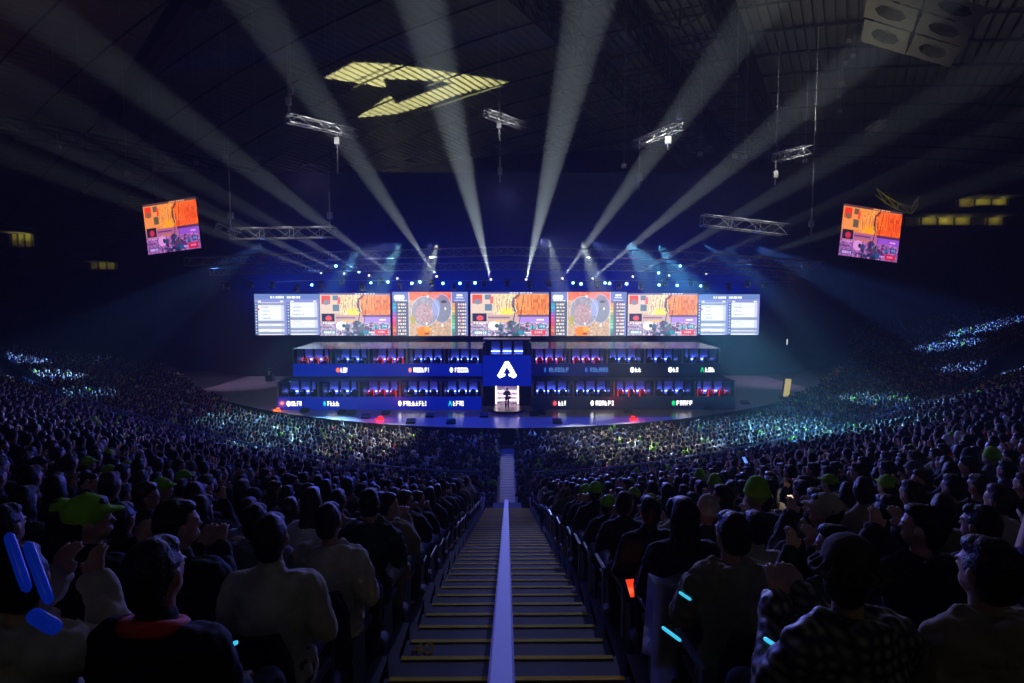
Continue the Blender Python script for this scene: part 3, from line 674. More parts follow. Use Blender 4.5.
def booth(tier, side_, idx, x0, x1, yf, z0):
    # z0: base height of fascia ; fascia 1.15 high ; opening 1.35 high
    key = (tier, side_); pos = {'left': 'left', 'right': 'right'}[side_]
    lab = f'{tier} tier team booth with {{}} , {ordn(idx)} from the {side_} tower\'s left end'
    pl = PLATES[key].get(idx); what = f'{pl[0]} emblem name plate' if pl else 'no name plate'
    r = link('team_booth', None, None, ((x0 + x1) / 2, yf, z0)); tag(r, f'{tier} booth of the {side_} tower, {ordn(idx)} from its left end, {what}', 'booth', 'team booths on the stage')
    hw = (x1 - x0) / 2; fh = 1.12; oh = 1.34; dp = 2.0
    bm = bmesh.new(); box(bm, -hw, hw, 0, .12, 0, fh); fm = FAS['left'] if side_ == 'left' else (FAS['right'] if (tier == 'upper' and idx < 3) else FAS['dark']); obj('fascia', bm, fm, r)
    bm = bmesh.new(); box(bm, -hw, hw, .12, dp, .2, .28); obj('booth_floor', bm, M_booth_dark, r)
    bm = bmesh.new(); box(bm, -hw, -hw + .3, .3, dp, fh - .2, fh + oh); box(bm, hw - .3, hw, .3, dp, fh - .2, fh + oh); box(bm, -hw, hw, dp, dp + .08, 0, fh + oh); obj('side_wall', bm, M_boothnavy, r)
    bm = bmesh.new(); n = 3; ww = (2 * hw - .6) / n
    st_ = bmesh.new()
    for i in range(n):
        a = -hw + .3 + i * ww + .12; b = a + ww - .24; box(bm, a, b, dp - .08, dp, fh - .1, fh + oh - .05); box(st_, a, b, dp - .26, dp - .2, fh + .2, fh + .25)
    obj('backlit_panel', bm, M_back, r); obj('light_strip', st_, M_strip, r)
    bm = bmesh.new(); vs = [bm.verts.new(p) for p in ((-hw, -.02, fh + oh), (hw, -.02, fh + oh), (hw, dp + 1.3, fh + oh + (.34 if tier == 'upper' else .05)), (-hw, dp + 1.3, fh + oh + (.34 if tier == 'upper' else .05)))]
    if tier == 'upper' and ((side_ == 'left' and idx == 1)): vs[3].co.x += .9
    if tier == 'upper' and ((side_ == 'right' and idx == 5)): vs[2].co.x -= .9
    bm.faces.new(vs); bmesh.ops.solidify(bm, geom=bm.faces[:], thickness=.12); obj('roof', bm, M_roofgloss, r)
    for s in (-1, 1):
        bm = bmesh.new(); box(bm, s * (hw - .04) - .03, s * (hw - .04) + .03, .02, .1, fh, fh + oh); obj('front_post', bm, M_steel, r)
    bm = bmesh.new(); box(bm, -hw + .3, hw - .3, .25, .75, fh - .16, fh - .12); box(bm, -hw + .35, -hw + .4, .3, .7, .06, fh - .16); box(bm, hw - .4, hw - .35, .3, .7, .06, fh - .16); obj('desk', bm, M_black, r)
    if pl:
        col, i0, i1, t0, t1 = pl; yy = yf; zc = fh * .5
        X = lambda p: at(p, 380, yy).x - (x0 + x1) / 2
        bm = bmesh.new(); a, b = X(i0), X(i1); hh = .23
        c = Vector(((a + b) / 2, -.03, zc)); w = (b - a) / 2
        shp = [(-1, -1), (-.55, -1), (0, .2), (.55, -1), (1, -1), (.25, 1), (-.25, 1)] if col in ('green', 'cyan') and idx == 5 else [(math.cos(k * math.pi / 4), math.sin(k * math.pi / 4)) for k in range(8)]
        vv = [bm.verts.new((c.x + u * w, -.012, c.z + v * hh)) for u, v in shp]; f = bm.faces.new(vv); bmesh.ops.solidify(bm, geom=[f], thickness=.02); obj('team_emblem', bm, ICON[col], r)
        bm = bmesh.new(); glyphs(bm, X(t0), X(t1), zc - .2, zc + .2, 0); obj('name_lettering', bm, M_dimtext if col == 'blue' else M_white, r)
    strip = REDS.get((tier, side_, idx))
    for i in range(3):
        px = (x0 + x1) / 2 + (i - 1) * ww * 1.0; fz = z0 + fh - .17
        gaming_chair((px, yf + 1.2, z0 + .28), strip, f'gaming chair in the {tier} booth, {ordn(idx)} of the {side_} tower, {ordn(i + 1)} chair along')
        jc = 'red' if strip and strip is not M_orstrip else random.choice(['black', 'navy', 'white', 'black'])
        if random.random() < .92:
            o = place_person((px, yf + 1.2, z0 + .28), math.pi, dict(pose=random.choice(['lap', 'lap', 'lean']), top='jacket', cloth=jc, hair='short', hat=None, legs='black'), name='person')
            tag(o, f'player in {jc} top, {tier} booth {ordn(idx)} of the {side_} tower, {ordn(i + 1)} seat', 'person', 'players seated in the booths')
        m = link('monitor', None, None, (px, yf + .5, z0 + fh - .12)); tag(m, f'monitor in the {tier} booth, {ordn(idx)} of the {side_} tower, {ordn(i + 1)} along the desk', 'monitor', 'monitors on the booth desks')
        bm = bmesh.new(); box(bm, -.24, .24, -.02, .02, .06, .3); obj('screen', bm, M_black, m); bm = bmesh.new(); box(bm, -.02, .02, -.05, -.02, 0, .2); box(bm, -.12, .12, -.1, .08, 0, .015); obj('stand', bm, M_steel, m)
for side_ in ('left', 'right'):
    for tier, xo, yf, z0 in (('lower', 19.6, 48.2, 1.22), ('upper', 18.95, 50.2, 3.85)):
        xi = 2.2; w = (xo - xi) / 5
        for i in range(5):
            if side_ == 'left': x0 = -xo + i * w
            else: x0 = xi + i * w
            booth(tier, side_, i + 1, x0, x0 + w, yf, z0)
# central tower
ct = link('central_tower', None, None, (0, 50, 1.2)); tag(ct, 'central entrance tower with white chevron logo and lit doorway', 'stage tower')
bm = bmesh.new(); box(bm, -2.15, 2.15, .3, .5, 1.75, 4.55); obj('logo_wall', bm, FAS['left'], ct)
bm = bmesh.new(); box(bm, -2.15, -1.1, .2, .5, 0, 1.75); box(bm, 1.1, 2.15, .2, .5, 0, 1.75); box(bm, -2.15, -1.95, .4, 3, 0, 5.6); box(bm, 1.95, 2.15, .4, 3, 0, 5.6); box(bm, -2.15, 2.15, 3, 3.2, 0, 5.9); box(bm, -2.15, 2.15, .2, 3, 4.5, 4.6); obj('tower_shell', bm, M_boothnavy, ct)
bm = bmesh.new(); box(bm, -2.15, 2.15, .6, 3.2, 5.75, 5.9); obj('tower_roof', bm, M_boothnavy, ct)
bm = bmesh.new(); bs = bmesh.new()
for i in range(3): x = -1.45 + i * 1.05; box(bm, x, x + .8, 1.9, 2, 4.6, 5.7); box(bs, x, x + .8, 1.75, 1.8, 4.72, 4.76)
obj('backlit_panel', bm, M_back, ct); obj('light_strip', bs, M_strip, ct)
k = 1 / F * 50.2
def lp(px, py): return ((px - 507.3) * k, -(py - 376.5) * k)
# chevron logo measured from the photo: an A with split feet
L = [(505.5, 367.6), (508.9, 367.6), (517, 382), (514.2, 384.4), (509.4, 382.2), (508.6, 380.3), (511.3, 380.2), (507.2, 372.6), (503.1, 380.2), (505.8, 380.3), (505, 382.2), (500.2, 384.4), (497.4, 382)]
bm = bmesh.new(); f = bm.faces.new([bm.verts.new((lp(*p)[0], .24, 3.17 + lp(*p)[1])) for p in L]); bmesh.ops.solidify(bm, geom=[f], thickness=.05); obj('chevron_logo', bm, M_white, ct)
bm = bmesh.new(); box(bm, -1.1, 1.1, 1.6, 1.7, 0, 1.75); obj('doorway_panel', bm, mat('doorway_white', (220, 210, 225), .5), ct)
bm = bmesh.new()
for s in (-1, 1): box(bm, s * 1.0, s * .94, .6, .66, .1, 1.7)
for i in range(3): box(bm, -1.0, 1.0, 1.5, 1.52, .25 + i * .4, .28 + i * .4)
obj('doorway_light', bm, mat('doorway_light', (255, 230, 240), .5, emit=(255, 225, 240), es=9), ct)
rs = link('presenter_riser', None, None, (0, 47.6, 1.2)); tag(rs, 'round low riser with lit edge under the presenter', 'riser')
bm = bmesh.new(); lathe(bm, [(1.6, 0), (1.6, .2), (1.5, .25)], 32); obj('platform', bm, M_booth_dark, rs); bm = bmesh.new(); lathe(bm, [(1.61, .02), (1.61, .06)], 32); obj('edge_light', bm, emat('riser_edge_light', (40, 40, 160), .6), rs)
# presenter: standing figure
def standing():
    def core(bm, g, arms=True):
        cap_(bm, (0, 0, 1.0), (0, 0, 1.3), .13 + g, .15 + g); cap_(bm, (-.13, 0, 1.43), (.13, 0, 1.43), .065 + g, .065 + g); ell(bm, (0, 0, 1.3), (.17 + g, .11 + g, .17))
        for s in (-1, 1): cap_(bm, (.19 * s, 0, 1.42), (.25 * s, .02, 1.15), .05 + g, .04 + g); cap_(bm, (.25 * s, .02, 1.15), ((.1 if s > 0 else .22) * s, .22 if s > 0 else .08, 1.25 if s > 0 else .93), .04 + g, .028 + g)
    def lg(bm, g):
        for s in (-1, 1): cap_(bm, (.09 * s, 0, .95), (.1 * s, 0, .5), .085 + g, .06 + g); cap_(bm, (.1 * s, 0, .5), (.11 * s, -.01, .1), .056 + g, .042 + g)
        cap_(bm, (-.07, 0, .96), (.07, 0, .96), .11 + g, .11 + g)
    bm = bmesh.new(); core(bm, 0); lg(bm, 0)
    for s in (-1, 1): cap_(bm, (.11 * s, -.03, .05), (.12 * s, .16, .04), .045, .035)
    hand(bm, (.1, .22, 1.25), (-.2, .5, .6), 1, (0, -1, .5)); hand(bm, (-.22, .08, .93), (0, .1, -1), -1, (0, 1, 0))
    cap_(bm, (0, 0, 1.45), (0, .01, 1.56), .052, .048); ell(bm, (0, .01, 1.64), (.076, .095, .115)); cap_(bm, (0, .1, 1.64), (0, .12, 1.615), .008, .012); ell(bm, (0, .045, 1.585), (.052, .058, .055))
    for s in (-1, 1): ell(bm, (.078 * s, 0, 1.63), (.012, .022, .032))
    r = link('person', remesh(bm, 'presenter', M_skin, .008, smooth_it=2), None, (0, 47.6, 1.45), math.pi)
    bm = bmesh.new(); core(bm, .02); link('jacket', remesh(bm, 'presenter_jacket', CM_['white'], .012, .006), r)
    bm = bmesh.new(); lg(bm, .015); link('trousers', remesh(bm, 'presenter_trousers', mat('blue_trousers', (30, 40, 180), .8), .012, .004), r)
    bm = bmesh.new(); ell(bm, (0, -.015, 1.665), (.088, .1, .105)); ell(bm, (0, -.05, 1.61), (.072, .05, .07)); link('hair', remesh(bm, 'presenter_hair', M_brown, .01, .006), r)
    tag(r, 'person standing alone on the round riser before the lit doorway', 'person')
standing()
# stage wedges, red lamps, column, cart
def px_floor(px, py, z):
    v = ray(px, py); k = (z - EYE) / v.z; return Vector((0, 0, EYE)) + v * k
wp = [(305, 412), (342, 413.5), (366, 418), (352, 414), (386, 414.5), (411, 423), (430, 417), (451, 423.5), (534, 415.5), (541, 414), (557, 423), (628, 413), (709, 410), (484, 417), (745, 404)]
for i, (px, py) in enumerate(wp):
    p = px_floor(px, py, 1.2); bm = bmesh.new()
    vs = [bm.verts.new(q) for q in ((-.35, -.22, 0), (.35, -.22, 0), (.35, .25, 0), (-.35, .25, 0), (-.35, -.18, .32), (.35, -.18, .32), (.35, .25, .12), (-.35, .25, .12))]
    for f in ((0, 1, 2, 3), (4, 5, 6, 7), (0, 1, 5, 4), (1, 2, 6, 5), (2, 3, 7, 6), (3, 0, 4, 7)): bm.faces.new([vs[j] for j in f])
    w = obj('stage_monitor', bm, M_black, None, p, math.pi); tag(w, f'black wedge speaker on the stage floor, {ordn(sorted(q[0] for q in wp).index(px) + 1)} from the stage\'s left', 'speaker', 'wedge speakers on the stage')
    bm = bmesh.new(); vs = [bm.verts.new(q) for q in ((-.31, -.18, .335), (.31, -.18, .335), (.31, .22, .145), (-.31, .22, .145))]; bm.faces.new(vs); bmesh.ops.solidify(bm, geom=bm.faces[:], thickness=.015); obj('grille', bm, M_seat, w)
for px, py, nm, cc in ((380.5, 419.5, 'left', 'red'), (633, 419.5, 'right', 'red'), (278, 411, 'far left', 'orange')):
    p = px_floor(px, py, 1.2); r = link('floor_lamp_can', None, None, p); tag(r, f'small {cc} floor light at the stage edge before the {nm} booths', 'light')
    bm = bmesh.new(); lathe(bm, [(.2, 0), (.22, .05), (.2, .2), (.17, .22)], 14); obj('housing', bm, M_black, r)
    bm = bmesh.new(); lathe(bm, [(.16, .2), (.15, .25)], 14); box(bm, -.3, .3, -.24, -.22, .03, .16); obj('lens', bm, emat('lens_' + cc, (255, 25, 20) if cc == 'red' else (255, 90, 30), 3.5), r)
    l = bpy.data.lights.new('glow', 'POINT'); l.energy = 60; l.color = (1, .05, .04) if cc == 'red' else (1, .2, .03); l.shadow_soft_size = .1; link('lamp_glow', l, r, (0, -.35, .5))
p = px_floor(785, 399, 1.2); r = link('light_column', None, None, p); tag(r, 'tall slim golden lit column at the right edge of the stage', 'light column')
bm = bmesh.new(); box(bm, -.45, .45, -.35, .35, 0, .25); obj('base', bm, M_black, r)
bm = bmesh.new(); M = Matrix.Rotation(R(6), 4, 'Y'); box(bm, -.25, .25, -.2, .2, .25, 1.95, M); obj('lit_shaft', bm, emat('golden_glow', (200, 180, 110), .75), r)
bm = bmesh.new(); box(bm, -.28, .28, -.05, .23, .2, 2.0, M); obj('frame', bm, M_black, r)
# small lamp hanging above it
p = at(787, 342, 62); r = link('hanging_lamp', None, None, p); tag(r, 'slim bright lamp hanging above the golden column', 'lamp')
bm = bmesh.new(); tube(bm, (0, 0, -.3), (.03, 0, .3), .05, .07, 8); obj('bulb', bm, emat('white_lamp', (220, 220, 225), 1), r); bm = bmesh.new(); tube(bm, (0, 0, .3), (0, 0, 22), .015, seg=5); tube(bm, (0, 0, -.8), (0, 0, -.3), .04, seg=6); obj('cable', bm, M_black, r)
# ------------------------------------------------------------------ trusses and lamps
def truss(p0, p1, s=.55, name='lighting_truss', label='', m=None, seg=5, grp=None, bay=None):
    p0 = Vector(p0); p1 = Vector(p1); r = link(name, None, None, p0); d = p1 - p0; Ln = d.length
    x = d.normalized(); up = Vector((0, 0, 1)); y = up.cross(x).normalized(); z = x.cross(y)
    C = [y * s / 2 + z * s / 2, -y * s / 2 + z * s / 2, -y * s / 2 - z * s / 2, y * s / 2 - z * s / 2]
    bm = bmesh.new()
    for c in C: tube(bm, c, c + d, .035, seg=seg)
    obj('chords', bm, m or M_steel, r); bm = bmesh.new(); n = max(2, round(Ln / (bay or s * 1.3)))
    for i in range(n):
        a = d * i / n; b = d * (i + 1) / n
        for j in range(4):
            c0, c1 = C[j], C[(j + 1) % 4]
            tube(bm, (a + c0) if i % 2 else (a + c1), (b + c1) if i % 2 else (b + c0), .018, seg=4, cap=False)
            if i % 2 == 0: tube(bm, a + c0, a + c1, .018, seg=4, cap=False)
    obj('lacing', bm, m or M_steel, r); tag(r, label, 'truss', grp); return r
def hang(p, h=18, name='hoist_cable', label='', m=None):
    bm = bmesh.new(); tube(bm, (0, 0, 0), (0, 0, h), .02, seg=5); box(bm, -.12, .12, -.1, .1, .2, .65); tag(obj(name, bm, m or M_black, None, p), label, 'hoist')
# two long front trusses, slightly bowed: three straight segments each
seg1 = [(187, 262, 56), (330, 256, 54), (507, 251, 52.5), (690, 256, 54), (823, 266, 56)]
seg2 = [(212, 272, 58), (340, 268, 56), (507, 266, 55), (680, 268, 56), (797, 275, 58)]
nmz = ['far left', 'left middle', 'right middle', 'far right']
for S_, w in ((seg1, 'upper front'), (seg2, 'lower rear')):
    for i in range(4):
        truss(at(*S_[i]), at(*S_[i + 1]), .75 if w[0] == 'u' else .65, label=f'{nmz[i]} span of the {w} long stage truss', grp='long stage trusses')
def top_at(p):
    q = Vector((p.x, p.y - 60, 0)); u = q.x * math.sin(R(31)) + q.y * math.cos(R(31)); w = -q.x * math.cos(R(31)) + q.y * math.sin(R(31)); return 43 - .0022 * w * w - .0006 * u * u - 1.4
# suspended short trusses
for a, b, s, lb in (((288, 118, 40), (356, 134, 44), .55, 'short bright truss hanging high, below left of the projected chevron'), ((486, 113, 44), (524, 126, 48), .5, 'short truss hanging just right of the projected chevron tip'),
                    ((636, 144, 46), (680, 126, 40), .5, 'short pale truss hanging high between two right beams'), ((776, 158, 48), (808, 149, 44), .6, 'short truss high above the right hanging screen side'),
                    ((232, 234, 46), (336, 232, 46), .85, 'medium truss with bright right end left of the long trusses'), ((702, 220, 46), (786, 230, 46), .85, 'medium truss with two bright lattice ends on the right'), ((868, 132, 60), (884, 122, 58), .6, 'tiny faint truss high on the right'), ((216, 226, 46), (240, 236, 47), .5, 'small truss piece beside the left hanging screen')):
    t_ = truss(at(*a), at(*b), s, label=lb)
    if a[0] not in (868, 216):
        for f_ in (.2, .5, .8):
            l = bpy.data.lights.new('truss_fill', 'POINT'); l.energy = 40; l.color = (1, .97, .85); l.shadow_soft_size = .05; link('added_truss_fill', l, t_, (at(*b) - at(*a)) * f_ + Vector((0, -1.1, -.5)))  # unseen fill lamps added to brighten the truss lattice
for px, y0, Y, h in ((289, 118, 41, 3), (337, 132, 43, -3), (499, 140, 46, 3), (500, 182, 46, 2), (679, 128, 41, 2), (668, 150, 41, 1.4), (639, 190, 42, 2.3), (775, 185, 47, 2), (811, 235, 47, 2.2), (231, 230, 46, 3), (330, 230, 46, 3), (291, 105, 42, 2.5)):
    p = at(px, y0, Y); bm = bmesh.new(); tube(bm, (0, 0, 0), (0, 0, h), .05, seg=6); tube(bm, (0, 0, max(h, 0)), (0, 0, top_at(p) - p.z), .015, seg=4); box(bm, -.18, .18, -.12, .12, h * .3, h * .3 + .5)
    tag(obj('chain_hoist', bm, M_steel, None, p), f'chain hoist hanging {"left" if px < 507 else "right"} of the centre, about {["far out", "midway", "close in"][0 if abs(px - 507) > 250 else 1 if abs(px - 507) > 100 else 2]}', 'hoist', 'chain hoists above the stage')
# moving heads
bm = bmesh.new(); box(bm, -.2, .2, -.16, .16, .2, .42); me_base = mesh_of(bm, 'base', M_black)
bm = bmesh.new()
for s in (-1, 1): box(bm, .2 * s, .25 * s, -.06, .06, -.25, .25)
box(bm, -.25, .25, -.06, .06, .16, .22); me_yoke = mesh_of(bm, 'yoke', M_steel)
bm = bmesh.new(); lathe(bm, [(.1, -.3), (.17, -.2), (.18, .18), (.2, .26)], 14); me_head = mesh_of(bm, 'head', M_black)
bm = bmesh.new(); lathe(bm, [(.17, .255), (.17, .275)], 16)
bm2 = bm.copy(); bm3 = bm.copy(); me_lw = mesh_of(bm, 'lens', M_lampw); me_lb = mesh_of(bm2, 'lens', M_lampb); me_lo = mesh_of(bm3, 'lens', M_lampoff)
def fixture(p, aim, lens, label, s=1.0, grp='moving-head lamps above the screens'):
    r = link('moving_head_lamp', None, None, p); r.scale = (s, s, s); tag(r, label, 'stage lamp', grp)
    link('base', me_base, r); y = link('yoke', me_yoke, r); h = link('lamp_head', me_head, r)
    d = (Vector(aim) - Vector(p)).normalized(); h.rotation_euler = d.to_track_quat('Z', 'Y').to_euler(); y.rotation_euler = (0, 0, math.atan2(d.y, d.x) - math.pi / 2)
    link('lens', lens, h); return r
def spot(p, aim, e, ang, col=(1, 1, 1), blend=.15, size=.1):
    l = bpy.data.lights.new('spot', 'SPOT'); l.energy = e; l.spot_size = R(ang); l.spot_blend = blend; l.color = col; l.shadow_soft_size = size
    o = link('spot_light', l, None, p); d = Vector(aim) - Vector(p); o.rotation_euler = d.to_track_quat('-Z', 'Y').to_euler(); return o
BE = 1.7e6
beams = [((491, 280, 56), (446, 100, 28), 1., 3.4), ((526, 280, 56), (567, 100, 28), 1., 3.4),
         ((437, 277, 56), (345, 140, 32), .55, 3.2), ((562, 279, 56), (655, 150, 33), .65, 3.2),
         ((398, 279, 57), (285, 195, 38), .36, 3.2), ((592, 279, 57), (722, 172, 36), .62, 3.2),
         ((370, 276, 57), (240, 205, 40), .35, 3.2), ((632, 277, 57), (765, 200, 38), .28, 3.0),
         ((345, 274, 58), (255, 232, 44), .3, 3.), ((668, 276, 58), (770, 232, 46), .3, 3.), ((322, 273, 58), (225, 236, 44), .22, 3.), ((705, 274, 58), (815, 237, 46), .2, 3.)]
for i, (a, b, e, g) in enumerate(beams):
    p = at(*a); q = at(*b); spot(p + (q - p).normalized() * .35, q, BE * e, g, (.78, .93, 1), .25, .08)
    fixture(p, q, me_lw, f'lamp throwing the {ordn(i // 2 + 1)} white beam out from centre, {"left" if i % 2 == 0 else "right"} half', .7)
# blue dots
dots = [(388, 282, .8), (412, 283.5, 1.2), (420, 282, 1.), (443, 283.5, 1.1), (460, 283.5, 1.2), (475, 283, 1.3), (573, 283, .9), (581, 284, 1.3), (605, 283, .7), (609.5, 283.5, 1.), (626.5, 284, 1.1), (659, 285, .9), (677, 285.5, .9), (700.5, 286, .7), (336, 266, .9), (359, 272, .6), (371, 283, .5), (312, 285, .7), (658.5, 273, .8), (680, 266, .7)]
for i, (px, py, s) in enumerate(dots):
    p = at(px, py, 56.5); fixture(p, (p.x * .3, 0, 14), me_lb, f'glowing blue lamp, {ordn(sorted(q[0] for q in dots).index(px) + 1)} blue one from the left end', .45 + .3 * s)
for i in range(26):
    px = 228 + i * 21.6 + random.uniform(-4, 4); py = 287 + random.uniform(-3, 3) - (2 if 300 < px < 700 else 0)
    if any(abs(px - d[0]) < 5 for d in dots): px += 7
    p = at(px, py, 57.5); fixture(p, p + Vector((random.uniform(-1, 1), -1, random.uniform(-2, .5))), me_lo, f'unlit lamp on the screen rig, {ordn(i + 1)} unlit one from the left end', 1.1)
# lamp pipe that carries the row
bm = bmesh.new(); pa = None
for px in range(222, 793, 30):
    q = at(px, 280.5 + (1 if px < 300 or px > 700 else 0), 57.2)
    if pa: tube(bm, pa, q, .04, seg=6)
    pa = q
tag(obj('lamp_pipe', bm, M_steel), 'long pipe carrying the row of stage lamps over the screens', 'pipe')
# blue glows and spots (haze catches them)
for i, (px, py, s) in enumerate(dots[:18]):
    p = at(px, py, 56.2); spot(p + Vector((0, -.4, 0)), p + Vector((0, -3, -.6)), 1900 * s, 115, (.004, .055, 1), .5, .12)
for a, b, e in (((336, 266, 56), (200, 310, 60), 9e3), ((658.5, 273, 56), (640, 300, 52), 2e4), ((680, 266, 56), (730, 300, 50), 2e4)):
    p = at(*a); spot(p, at(*b), e, 14, (.1, .35, 1), .5)
for x in range(-28, 29, 7): spot((x, 66.2, 11.5), (x, 70.2, 12.6), 2300, 155, (.0, .045, 1), .9, .6)
for x in (-31, -12, 12, 31): spot((x, 54 + (6 if abs(x) > 20 else -4), 16), (x * .98, 54 + abs(x) * .36, 1.2), 4200 if abs(x) > 20 else 14000, 62 if abs(x) > 20 else 78, (.78, .62, .95) if abs(x) > 20 else (.6, .62, 1), .9, .5)
# teal floor beam at left
p = at(270, 373, 66); fixture(p, at(215, 340, 66), me_lw, 'lone floor lamp with teal beam at the stage\'s left rear', 1.2); spot(p, at(150, 290, 66), 2.2e4, 26, (.55, .9, 1), .6)
bm = bmesh.new(); box(bm, -.4, .4, -.4, .4, 0, p.z - 1.2 - .2); tag(obj('lamp_stand', bm, M_black, None, (p.x, p.y, 1.2)), 'black plinth carrying the lone floor lamp', 'plinth')
# crowd lighting
def crowd_hit(px, py):
    v = ray(px, py)
    for k in range(200, 12000):
        p = Vector((0, 0, EYE)) + v * (k * .01 / v.y); t = 22.8 + float(uX(p.x)) - p.y
        if p.z < (zup(t) if t > 0 else zlow(p.x)) + 1.2: break
    return p
def pool(px, py, e, ang, col, dy=7., h=20.):
    q = crowd_hit(px, py); a = Vector((max(-24, min(24, q.x * .7)), 53 + min(4, abs(q.x) * .2), 16.2))
    e *= .45 if abs(q.x) > 27 else .85
    r = (q - a).length; spot(a, q, 9e4 * e * (r / 21) ** 2, min(60, ang * 23 / r), col, .7, .15)
pool(15, 358, 3.04, 12, (.12, .3, 1)); pool(50, 374, 3.42, 11, (.15, .4, 1)); pool(88, 392, 2.47, 10, (.12, .4, 1)); pool(20, 425, 0.158, 24, (.2, .3, 1)); pool(120, 430, 0.113, 24, (.25, .3, 1))
pool(255, 416, 1.71, 18, (.25, .75, 1)); pool(305, 430, 1.9, 22, (.3, .8, 1)); pool(372, 437, 2.09, 18, (.85, 1, .75)); pool(330, 462, 0.113, 30, (.3, .4, 1))
pool(590, 438, 1.71, 18, (.8, 1, .85)); pool(655, 437, 2.28, 20, (.75, .95, .9)); pool(740, 432, 2.09, 22, (.2, .6, 1)); pool(800, 430, 3.04, 22, (.15, .6, 1)); pool(850, 432, 2.47, 18, (.15, .6, 1)); pool(870, 398, 2.28, 14, (.15, .55, 1)); pool(925, 405, 1.9, 16, (.12, .4, 1))
pool(945, 345, 3.04, 13, (.08, .25, 1)); pool(975, 330, 3.04, 13, (.08, .25, 1)); pool(1005, 322, 2.28, 12, (.08, .2, 1)); pool(1000, 375, 1.71, 16, (.1, .3, 1)); pool(760, 480, 0.0675, 36, (.35, .4, 1)); pool(930, 440, 0.135, 26, (.2, .3, 1))
# dim overall wash from the rig, and an unseen warm fill added behind the camera
spot((0, 50, 20), (0, 20, 4), 2900, 80, (.3, .3, 1), 1, .3); spot((0, -9, 15.5), (0, 8, 7), 30, 150, (1, .93, .55), 1, .6)
spot((-14, 44, 20), (-12, 10, 8), 2000, 90, (.45, .4, 1), 1, 1.); spot((14, 44, 20), (12, 10, 8), 2000, 90, (.45, .4, 1), 1, 1.)
# ------------------------------------------------------------------ ceiling
az = R(31); U_ = Vector((math.sin(az), math.cos(az), 0)); W_ = Vector((-math.cos(az), math.sin(az), 0))   # stripes run along U_, purlins along W_
O_ = Vector((0, 60, 0))
def roofz(u, w): return 43 - .0022 * w * w - .0006 * u * u
def RP(u, w, dz=0): p = O_ + U_ * u + W_ * w; return Vector((p.x, p.y, roofz(u, w) + dz))
us = np.linspace(-85, 80, 34); ws = []
for w in np.arange(-100, 130, 1.05): ws += [(w, 0), (w + .68, 0), (w + .72, .45), (w + 1.01, .45)]
V = []; Fq = []
for i, w in enumerate(ws):
    for u in us: V.append(tuple(RP(u, w[0], w[1])))
n = len(us)
for i in range(len(ws) - 1):
    for j in range(n - 1): a = i * n + j; Fq.append((a, a + 1, a + n + 1, a + n))
ceil = link('ceiling', quadmesh('ceiling', V, Fq, M_roof)); ceil['kind'] = 'structure'
for k_, u in enumerate(np.arange(-70, 78, 6.5)):
    bm = bmesh.new(); pa = None
    for w in np.arange(-100, 131, 5):
        q = RP(u, w, -.7)
        if pa is not None: tube(bm, pa, q, .14, seg=4)
        pa = q
    o = obj('ceiling_purlin', bm, M_beam, ceil)
def arch_truss(w, dep, m, half=1.2):
    bm = bmesh.new(); pr = None
    for i, u in enumerate(np.arange(-82, 80, 3.2)):
        q = [RP(u, w - half, -.9), RP(u, w + half, -.9), RP(u, w - half, -.9 - dep), RP(u, w + half, -.9 - dep)]
        if pr:
            for a, b in zip(pr, q): tube(bm, a, b, .2, seg=4)
            tube(bm, pr[0], q[2], .11, seg=4); tube(bm, pr[1], q[3], .11, seg=4); tube(bm, pr[2], q[3], .09, seg=4); tube(bm, q[0], q[2], .1, seg=4); tube(bm, q[1], q[3], .1, seg=4)
        pr = q
    obj('ceiling_girder', bm, m, ceil)
# lattice strip between two girders on the right
for w in (-2, -10, -19): arch_truss(w, 2.2, M_beam, .7)
bm = bmesh.new()
for i, u in enumerate(np.arange(-60, 78, 6.5)):
    for w0, w1 in ((-2, -10), (-10, -19)):
        A = RP(u, w0, -1.2); B = RP(u, w1, -1.2); C = RP(u, (w0 + w1) / 2, -3.2)
        D = RP(u, (w0 + w1) / 2, -1.2)
        for a, b in ((A, C), (B, C), (C, D), (A, B)): tube(bm, a, b, .13, seg=4)
obj('ceiling_lattice', bm, M_beam, ceil)
for w in (62,): arch_truss(w, 1.6, M_beam, .6)
# big edge girder at left
bm = bmesh.new(); A = at(196, -6, 44); B = at(104, 124, 76); tube(bm, A, B, 1.1, seg=8); d = B - A
gl = obj('edge_girder', bm, M_beam); tag(gl, 'big dark roof edge girder slanting at the upper left', 'girder')
